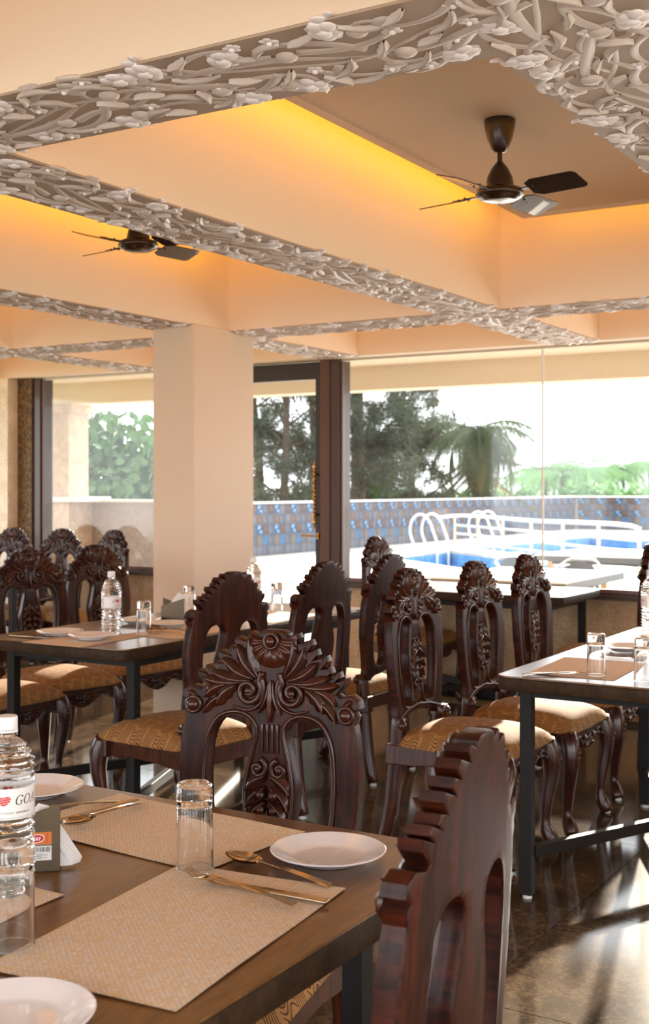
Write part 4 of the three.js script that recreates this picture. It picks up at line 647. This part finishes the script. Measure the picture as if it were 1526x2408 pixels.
// woven placemats: thin, slightly wavy sheets
function placemat(a, b, y, long, short, turn, label, wave = 0.0012) {
  const g = new THREE.PlaneGeometry(long, short, 30, 20), p = g.attributes.position; for (let i = 0; i < p.count; i++) p.setZ(i, wave * (1 + sin(p.getX(i) * 17) * sin(p.getY(i) * 13 + 1)));
  const g2 = g.clone(); { const q = g2.attributes.position; for (let i = 0; i < q.count; i++) q.setZ(i, q.getZ(i) - 0.0012); const ix = g2.index; for (let i = 0; i < ix.count; i += 3) { const t = ix.getX(i); ix.setX(i, ix.getX(i + 1)); ix.setX(i + 1, t); } }
  g.computeVertexNormals(); g2.computeVertexNormals();
  const m = mesh('placemat', at(merge([g, g2]), 0, 0, 0, -PI / 2, 0, 0), M.mat); m.position.copy(P(a, b, y)); m.rotation.y = turn; tag(m, label, 'placemat');
}
placemat(1.335, -1.045, TT + 0.0015, 0.475, 0.29, PI / 2 + 0.1, 'woven beige placemat with knife and fork at the right end of the nearest table');
placemat(1.69, -1.375, TT + 0.0015, 0.455, 0.275, -0.07, 'woven beige placemat under the tumbler before the chair facing us');
placemat(1.2, -1.5, TT + 0.0015, 0.46, 0.29, 0.0, 'woven beige placemat at the left edge under the standing tumbler');
placemat(3.66, -3.34, TT + 0.0012, 0.3, 0.42, 0.04, 'tan placemat at the near end of the table before the pillar', 0.0005);
placemat(4.05, -3.17, TT + 0.0012, 0.3, 0.42, 0.0, 'tan placemat beside the backs of chairs on the table before the pillar', 0.0005);
placemat(4.75, -3.17, TT + 0.0012, 0.3, 0.42, 0.0, 'tan placemat farther along the table before the pillar', 0.0005);
placemat(3.95, -1.36, TT + 0.0012, 0.29, 0.44, 0.06, 'shaded tan placemat with cutlery on the near end of the right-hand table', 0.0005);
placemat(4.75, -1.38, TT + 0.0012, 0.3, 0.44, -0.03, 'shaded tan placemat at the far end of the right-hand table', 0.0005);
// upturned tumbler: thin wall, thick base on top
const tumblerWall = lathe([[0.0295, 0.0], [0.0302, 0.0015], [0.0296, 0.05], [0.0288, 0.1], [0.0286, 0.108]], 48);
const tumblerInner = lathe([[0.0278, 0.0], [0.0283, 0.0015], [0.0272, 0.05], [0.0262, 0.096], [0.022, 0.104], [0.0, 0.107]], 48);
const tumblerBase = lathe([[0, 0.1085], [0.02, 0.1085], [0.0286, 0.1085], [0.029, 0.112], [0.0288, 0.13], [0.027, 0.1345], [0.022, 0.135], [0.014, 0.1325], [0, 0.132]], 48);
const tumblerRim = at(new THREE.TorusGeometry(0.0293, 0.0009, 8, 48), 0, 0.001, 0, PI / 2);
const tumblerSolid = lathe([[0.0276, 0.0004], [0.0284, 0], [0.0296, 0.0], [0.0302, 0.0012], [0.0296, 0.05], [0.0288, 0.1], [0.0286, 0.106], [0.0289, 0.112], [0.0288, 0.13], [0.027, 0.1345], [0.022, 0.135], [0.014, 0.1325], [0, 0.132]].concat([[0, 0.1075], [0.015, 0.1065], [0.022, 0.103], [0.0262, 0.096], [0.027, 0.05], [0.0276, 0.0004]]), 56);
const tumbler0 = (() => { const g = group('tumbler', V(0, 0, 0)); mesh('glass_body', tumblerSolid, M.solidglass, g); return g; })();
[[1.545, -1.18, 'clear upturned tumbler in the middle of the nearest table by the fork', 1], [1.156, -1.185, 'clear upturned tumbler at the left edge before the large water bottle', 1], [3.897, -3.239, 'clear upturned tumbler beside the bottle on the table before the pillar', 1], [3.88, -3.40, 'clear upturned tumbler hidden behind the bottle on the table before the pillar', 1], [4.62, -3.56, 'clear upturned tumbler in front of the pillar edge', 1], [5.0, -3.31, 'clear upturned tumbler against the bright doorway', 1], [3.80, -1.28, 'clear upturned tumbler on the near placemat of the right-hand table', 1], [3.775, -1.118, 'clear upturned tumbler cut by the right edge of the picture', 1]].forEach(([a, b, label], i) => { const y = TT + 0.0042; if (!i) { tumbler0.position.copy(P(a, b, y)); tag(tumbler0, label, 'tumbler'); } else copyOf(tumbler0, P(a, b, y), 0, label, 'tumbler'); });
// water bottle
const bottle0 = (() => {
  const g = group('water_bottle', V(0, 0, 0)), r = 0.0415, prof = [[0, 0.004], [0.02, 0.001], [0.034, 0.0], [0.0385, 0.006]];
  for (let i = 0; i <= 44; i++) { const y = 0.012 + i * 0.0022; prof.push([r - 0.003 + 0.003 * cos(i * 2 * PI / 5.5), y]); }
  prof.push([r - 0.001, 0.112], [r - 0.002, 0.114], [r - 0.002, 0.158], [r, 0.162]);
  for (let i = 0; i <= 30; i++) { const t = i / 30, y = 0.164 + t * 0.066; prof.push([r * Math.pow(1 - Math.pow(t, 2.6), 0.62) * 0.72 + 0.0125 - 0.0015 * t + (r - r * 0.72 - 0.0125) * (1 - t * t) + 0.0034 * sin(PI * t) * cos(i * 2 * PI / 5), y]); }
  prof.push([0.0122, 0.232], [0.0155, 0.233], [0.0155, 0.236], [0.0122, 0.237], [0.0122, 0.243], [0, 0.243]);
  mesh('bottle_body', toCreasedNormals(clean(lathe(prof, 56)), 1.2), M.water, g);
  const lab = new THREE.CylinderGeometry(r - 0.0004, r - 0.0004, 0.046, 56, 1, true); lab.attributes.uv.array.forEach((v, i, a) => { if (i % 2 === 0) a[i] = v * 1; });
  mesh('paper_label', at(lab, 0, 0.136, 0, 0, 0, 0), M.label, g).userData.label = 'white paper label reading I heart GOA';
  const cap = [[0, 0.262], [0.0138, 0.262], [0.0152, 0.2605], [0.0155, 0.258], [0.0155, 0.242], [0.0135, 0.242], [0.0135, 0.2435]];
  mesh('cap', merge([lathe(cap, 40), lathe([[0.0135, 0.2378], [0.0158, 0.2378], [0.0158, 0.241], [0.0135, 0.241]], 40)]), M.cap, g).userData.label = 'white ribbed screw cap';
  return g;
})();
[[1.326, -1.369, 'large clear water bottle with a heart label at the left edge of the nearest table'], [3.828, -3.354, 'clear water bottle with a heart label on the table before the pillar'], [4.95, -3.415, 'clear water bottle standing against the right edge of the pillar'], [5.02, -1.455, 'clear water bottle cut by the right edge on the right-hand table']].forEach(([a, b, label], i) => { const t = YAW - 1.04 + (i ? 0.7 : 0), y = TT + (i ? 0.001 : 0.001); if (!i) { bottle0.position.copy(P(a, b, y)); bottle0.rotation.y = t; tag(bottle0, label, 'bottle'); } else copyOf(bottle0, P(a, b, y), t, label, 'bottle'); });
// napkin holder of bent steel with slanted sides, and the folded napkins in it
function napkinSet(a, b, turn, label, label2, sticker) {
  const g = group('napkin_holder', P(a, b, TT + 0.0005), turn); tag(g, label, 'napkin holder');
  const s = new THREE.Shape([V2(-0.055, 0), V2(0.055, 0), V2(0.055, 0.105), V2(-0.055, 0.07)]);
  const side = new THREE.ExtrudeGeometry(s, { depth: 0.0012, bevelEnabled: true, bevelThickness: 0.0003, bevelSize: 0.0003, bevelSegments: 1 });
  mesh('side_plate', at(side.clone(), 0, 0, 0.014, -0.06), M.brushed, g); mesh('side_plate', at(side.clone(), 0, 0, -0.016, 0.06, PI, 0), M.brushed, g); mesh('base_plate', box(0.11, 0.0015, 0.034, 0, 0.001, -0.001), M.brushed, g);
  if (sticker) mesh('sticker', at(new THREE.PlaneGeometry(0.036, 0.044), 0.024, 0.04, 0.0134, -0.06), M.sticker, g).userData.label = 'orange and white price sticker with barcode';
  const n = group('napkin_stack', P(a, b, TT + (sticker ? 0.0025 : 0.03)), turn); tag(n, label2, 'napkins');
  for (let i = 0; i < 5; i++) { const q = new THREE.Shape([V2(-0.058, 0), V2(0.085 - i * 0.003, 0.004), V2(0.088 - i * 0.003, 0.012), V2(0.035 - i * 0.006, 0.096 - 0.004 * i), V2(0.02, 0.1 - 0.004 * i)]); mesh('napkin', at(new THREE.ExtrudeGeometry(q, { depth: 0.0022, bevelEnabled: true, bevelThickness: 0.0005, bevelSize: 0.0006, bevelSegments: 1 }), 0, 0, -0.0105 + i * 0.0036), M.napkin, n); }
}
napkinSet(1.404, -1.41, YAW + 0.16, 'steel napkin holder with an orange sticker beside the large bottle', 'folded white paper napkins in the holder beside the large bottle', true);
napkinSet(4.36, -3.45, YAW - 0.25, 'steel napkin holder in front of the pillar on the middle table', 'folded white paper napkins standing in the holder before the pillar', false);
// cutlery
const cut = (() => {
  const spoonBowl = (() => { const pos = [], idx = [], N = 16, K = 12, pt = (u, v, o) => { const w = 0.0205 * Math.pow(sin(PI * min(1, 0.06 + 0.94 * u)), 0.62) * (1 - 0.15 * u), x = 0.2 - 0.066 * (1 - u) * 1.0, y = 0.0085 - 0.0085 * (1 - v * v) * sin(PI * min(1, 0.1 + 0.85 * u)) + 0.001 * u + o; pos.push(x, y, v * w); }; for (const o of [0, -0.0012]) for (let i = 0; i <= N; i++) for (let j = 0; j <= K; j++) pt(i / N, j / K * 2 - 1, o); const S = (N + 1) * (K + 1); for (let i = 0; i < N; i++) for (let j = 0; j < K; j++) { const a = i * (K + 1) + j, b = a + K + 1; idx.push(a, a + 1, b, b, a + 1, b + 1, S + a, S + b, S + a + 1, S + b, S + b + 1, S + a + 1); } const g = new THREE.BufferGeometry(); g.setAttribute('position', new THREE.Float32BufferAttribute(pos, 3)); g.setIndex(idx); g.computeVertexNormals(); return g; })();
  const handle = (x1, y1) => { // flat tapered handle from x = 0 to x1
    const pos = [], idx = [], N = 20; for (let i = 0; i <= N; i++) { const t = i / N, x = t * x1, w = 0.0085 - 0.0058 * Math.pow(t, 0.8) + (t > 0.92 ? 0.001 : 0), y = 0.0015 + y1 * Math.pow(t, 3) + 0.004 * sin(PI * t), h = 0.0011 + 0.0007 * t; for (const [dz, dy] of [[-w, 0], [-w * 0.7, h], [w * 0.7, h], [w, 0], [w * 0.7, -h], [-w * 0.7, -h]]) pos.push(x, y + dy, dz); } for (let i = 0; i < N; i++) for (let j = 0; j < 6; j++) { const a = i * 6 + j, b = i * 6 + (j + 1) % 6; idx.push(a, b, a + 6, a + 6, b, b + 6); } for (let j = 1; j < 5; j++) { idx.push(0, j + 1, j); idx.push(N * 6, N * 6 + j, N * 6 + j + 1); } const g = new THREE.BufferGeometry(); g.setAttribute('position', new THREE.Float32BufferAttribute(pos, 3)); g.setIndex(idx); return toCreasedNormals(clean(g.toNonIndexed()), 0.5); };
  const spoon = [['handle', handle(0.138, 0.007)], ['bowl', spoonBowl]];
  const tine = (k) => sweep([V(0.158, 0.0075, k * 0.5), V(0.17, 0.004, k), V(0.185, 0.0035, k), V(0.2, 0.009, k)], (t) => [0.0016 - 0.0006 * t, 0.0013], 12, 6);
  const head = (() => { const s = new THREE.Shape([V2(0.136, -0.003), V2(0.15, -0.0105), V2(0.168, -0.0118), V2(0.168, 0.0118), V2(0.15, 0.0105), V2(0.136, 0.003)]); const g = at(new THREE.ExtrudeGeometry(s, { depth: 0.001, bevelEnabled: true, bevelThickness: 0.0004, bevelSize: 0.0005, bevelSegments: 1, curveSegments: 4 }), 0, 0.0075, 0, PI / 2); const p = g.attributes.position; for (let i = 0; i < p.count; i++) p.setY(i, p.getY(i) - 0.0035 * max(0, (p.getX(i) - 0.14) / 0.03)); return g; })();
  const fork = [['handle', handle(0.138, 0.006)], ['head', head], ...[-0.0099, -0.0033, 0.0033, 0.0099].map((k) => ['tine', tine(k)])];
  const blade = (() => { const s = new THREE.Shape(); s.moveTo(0.112, -0.0075); s.lineTo(0.19, -0.009); s.quadraticCurveTo(0.208, -0.008, 0.212, 0.006); s.lineTo(0.2, 0.008); s.lineTo(0.112, 0.0075); s.closePath(); return at(new THREE.ExtrudeGeometry(s, { depth: 0.0012, bevelEnabled: true, bevelThickness: 0.0004, bevelSize: 0.0006, bevelSegments: 1 }), 0, 0.0042, 0, PI / 2); })();
  const knife = [['handle', box(0.112, 0.0055, 0.0155, 0.056, 0.0033, 0, 0.0024)], ['blade', blade]];
  return { spoon, fork, knife };
})();
function cutlery(kind, from, to, y, label, lift = 0) { // from handle end to tip, in a, b
  const g = group(kind, P(from[0], from[1], y), Math.atan2(to[0] - from[0], to[1] - from[1])); g.rotation.order = 'YXZ'; g.scale.setScalar(kind === 'spoon' ? 1.12 : kind === 'fork' ? 1.04 : 1); g.rotation.z = lift; for (const [n, q] of cut[kind]) mesh(n, q, M.steel, g); tag(g, label, kind); return g;
}
const MY = TT + 0.0048;
cutlery('spoon', [1.575, -0.945], [1.61, -1.155], MY, 'shiny spoon lying across the mat edge nearest the white plate');
cutlery('knife', [1.507, -0.909], [1.497, -1.115], MY, 'shiny table knife lying between spoon and fork');
cutlery('fork', [1.468, -0.942], [1.482, -1.15], MY + 0.004, 'shiny fork crossing the knife near the tumbler', 0.03);
cutlery('fork', [1.788, -1.545], [1.66, -1.625], MY, 'fork leftmost on the far placemat beside the napkin holder');
cutlery('knife', [1.812, -1.522], [1.62, -1.545], MY, 'table knife on the far placemat between fork and spoon');
cutlery('spoon', [1.80, -1.495], [1.62, -1.49], MY + 0.003, 'spoon on the far placemat right of the knife', 0.02);
cutlery('fork', [3.66, -1.47], [3.73, -1.30], MY - 0.001, 'bright fork on the right-hand table before the tumbler', 0.06);
cutlery('knife', [3.69, -1.49], [3.79, -1.32], MY - 0.001, 'bright table knife on the right-hand table behind the fork');
cutlery('spoon', [4.50, -1.52], [4.56, -1.33], MY - 0.001, 'bright spoon lying behind the shaded plate');
cutlery('spoon', [4.05, -3.06], [3.99, -3.25], MY - 0.001, 'golden spoon beside the nearest back-turned chair', 0.04);
cutlery('fork', [3.98, -3.05], [3.94, -3.24], MY - 0.001, 'fork beside the golden spoon near the back-turned chair');
cutlery('fork', [3.60, -3.68], [3.64, -3.50], MY - 0.001, 'fork at the far left on the table before the pillar');
cutlery('knife', [3.56, -3.66], [3.58, -3.46], MY - 0.001, 'table knife at the far left on the table before the pillar');

// ---------------------------------------------------------------- ceiling fans
const fan0 = (() => {
  const g = group('ceiling_fan', V(0, 0, 0)), bl = 2.385;
  mesh('canopy', lathe([[0.0, 2.642], [0.053, 2.641], [0.055, 2.636], [0.053, 2.615], [0.044, 2.575], [0.03, 2.541], [0.018, 2.527], [0.0, 2.526]].map(([r, y]) => [r, y]), 36), M.fanbody, g);
  mesh('down_rod', at(new THREE.CylinderGeometry(0.009, 0.009, 0.05, 14), 0, 2.51, 0), M.fanbody, g);
  mesh('motor_cover', lathe([[0, 2.496], [0.012, 2.494], [0.03, 2.47], [0.044, 2.44], [0.05, 2.41], [0.05, 2.405], [0, 2.405]], 36), M.fanbody, g);
  mesh('motor_housing', lathe([[0, 2.405], [0.062, 2.404], [0.08, 2.396], [0.084, 2.386], [0.084, 2.378], [0.078, 2.372], [0.074, 2.368], [0.066, 2.366], [0.06, 2.361], [0.05, 2.358], [0.03, 2.355], [0, 2.354]], 44), M.fanblade, g);
  const s = new THREE.Shape(); s.moveTo(0.12, -0.034); s.lineTo(0.15, -0.052); s.lineTo(0.302, -0.052); s.quadraticCurveTo(0.324, -0.05, 0.323, -0.03); s.lineTo(0.32, 0.032); s.quadraticCurveTo(0.318, 0.05, 0.298, 0.052); s.lineTo(0.15, 0.052); s.lineTo(0.12, 0.034); s.closePath();
  const bg = at(new THREE.ExtrudeGeometry(s, { depth: 0.0022, bevelEnabled: true, bevelThickness: 0.0008, bevelSize: 0.001, bevelSegments: 1 }), 0, 0, 0, PI / 2 - 0.3), arm = merge([at(box(0.07, 0.004, 0.022, 0.1, 0.001, 0, 0.0015), 0, 0, 0, -0.1), at(box(0.055, 0.003, 0.05, 0.158, 0.003, 0), 0, 0, 0, -0.3), ...[[0.14, 0.012], [0.14, -0.012], [0.175, 0]].map(([x, z]) => at(new THREE.CylinderGeometry(0.004, 0.004, 0.01, 8), x, 0.001, z, -0.3))]);
  for (let i = 0; i < 4; i++) { const b = mesh('blade', bg, M.fanblade, g); b.position.y = bl; b.rotation.y = i * PI / 2 - 0.18; mesh('blade_arm', arm, M.fanbody, b); }
  return g;
})();
fan0.position.copy(P(3.93, -1.67)); tag(fan0, 'brown four-blade ceiling fan hanging in full view at upper right', 'fan');
copyOf(fan0, P(3.97, -3.33), 0.02, 'brown four-blade ceiling fan half hidden by the carved beam on the left', 'fan');

scene.traverse((o) => { if (o.isMesh) { o.castShadow = true; o.receiveShadow = true; } });
renderer.render(scene, camera);
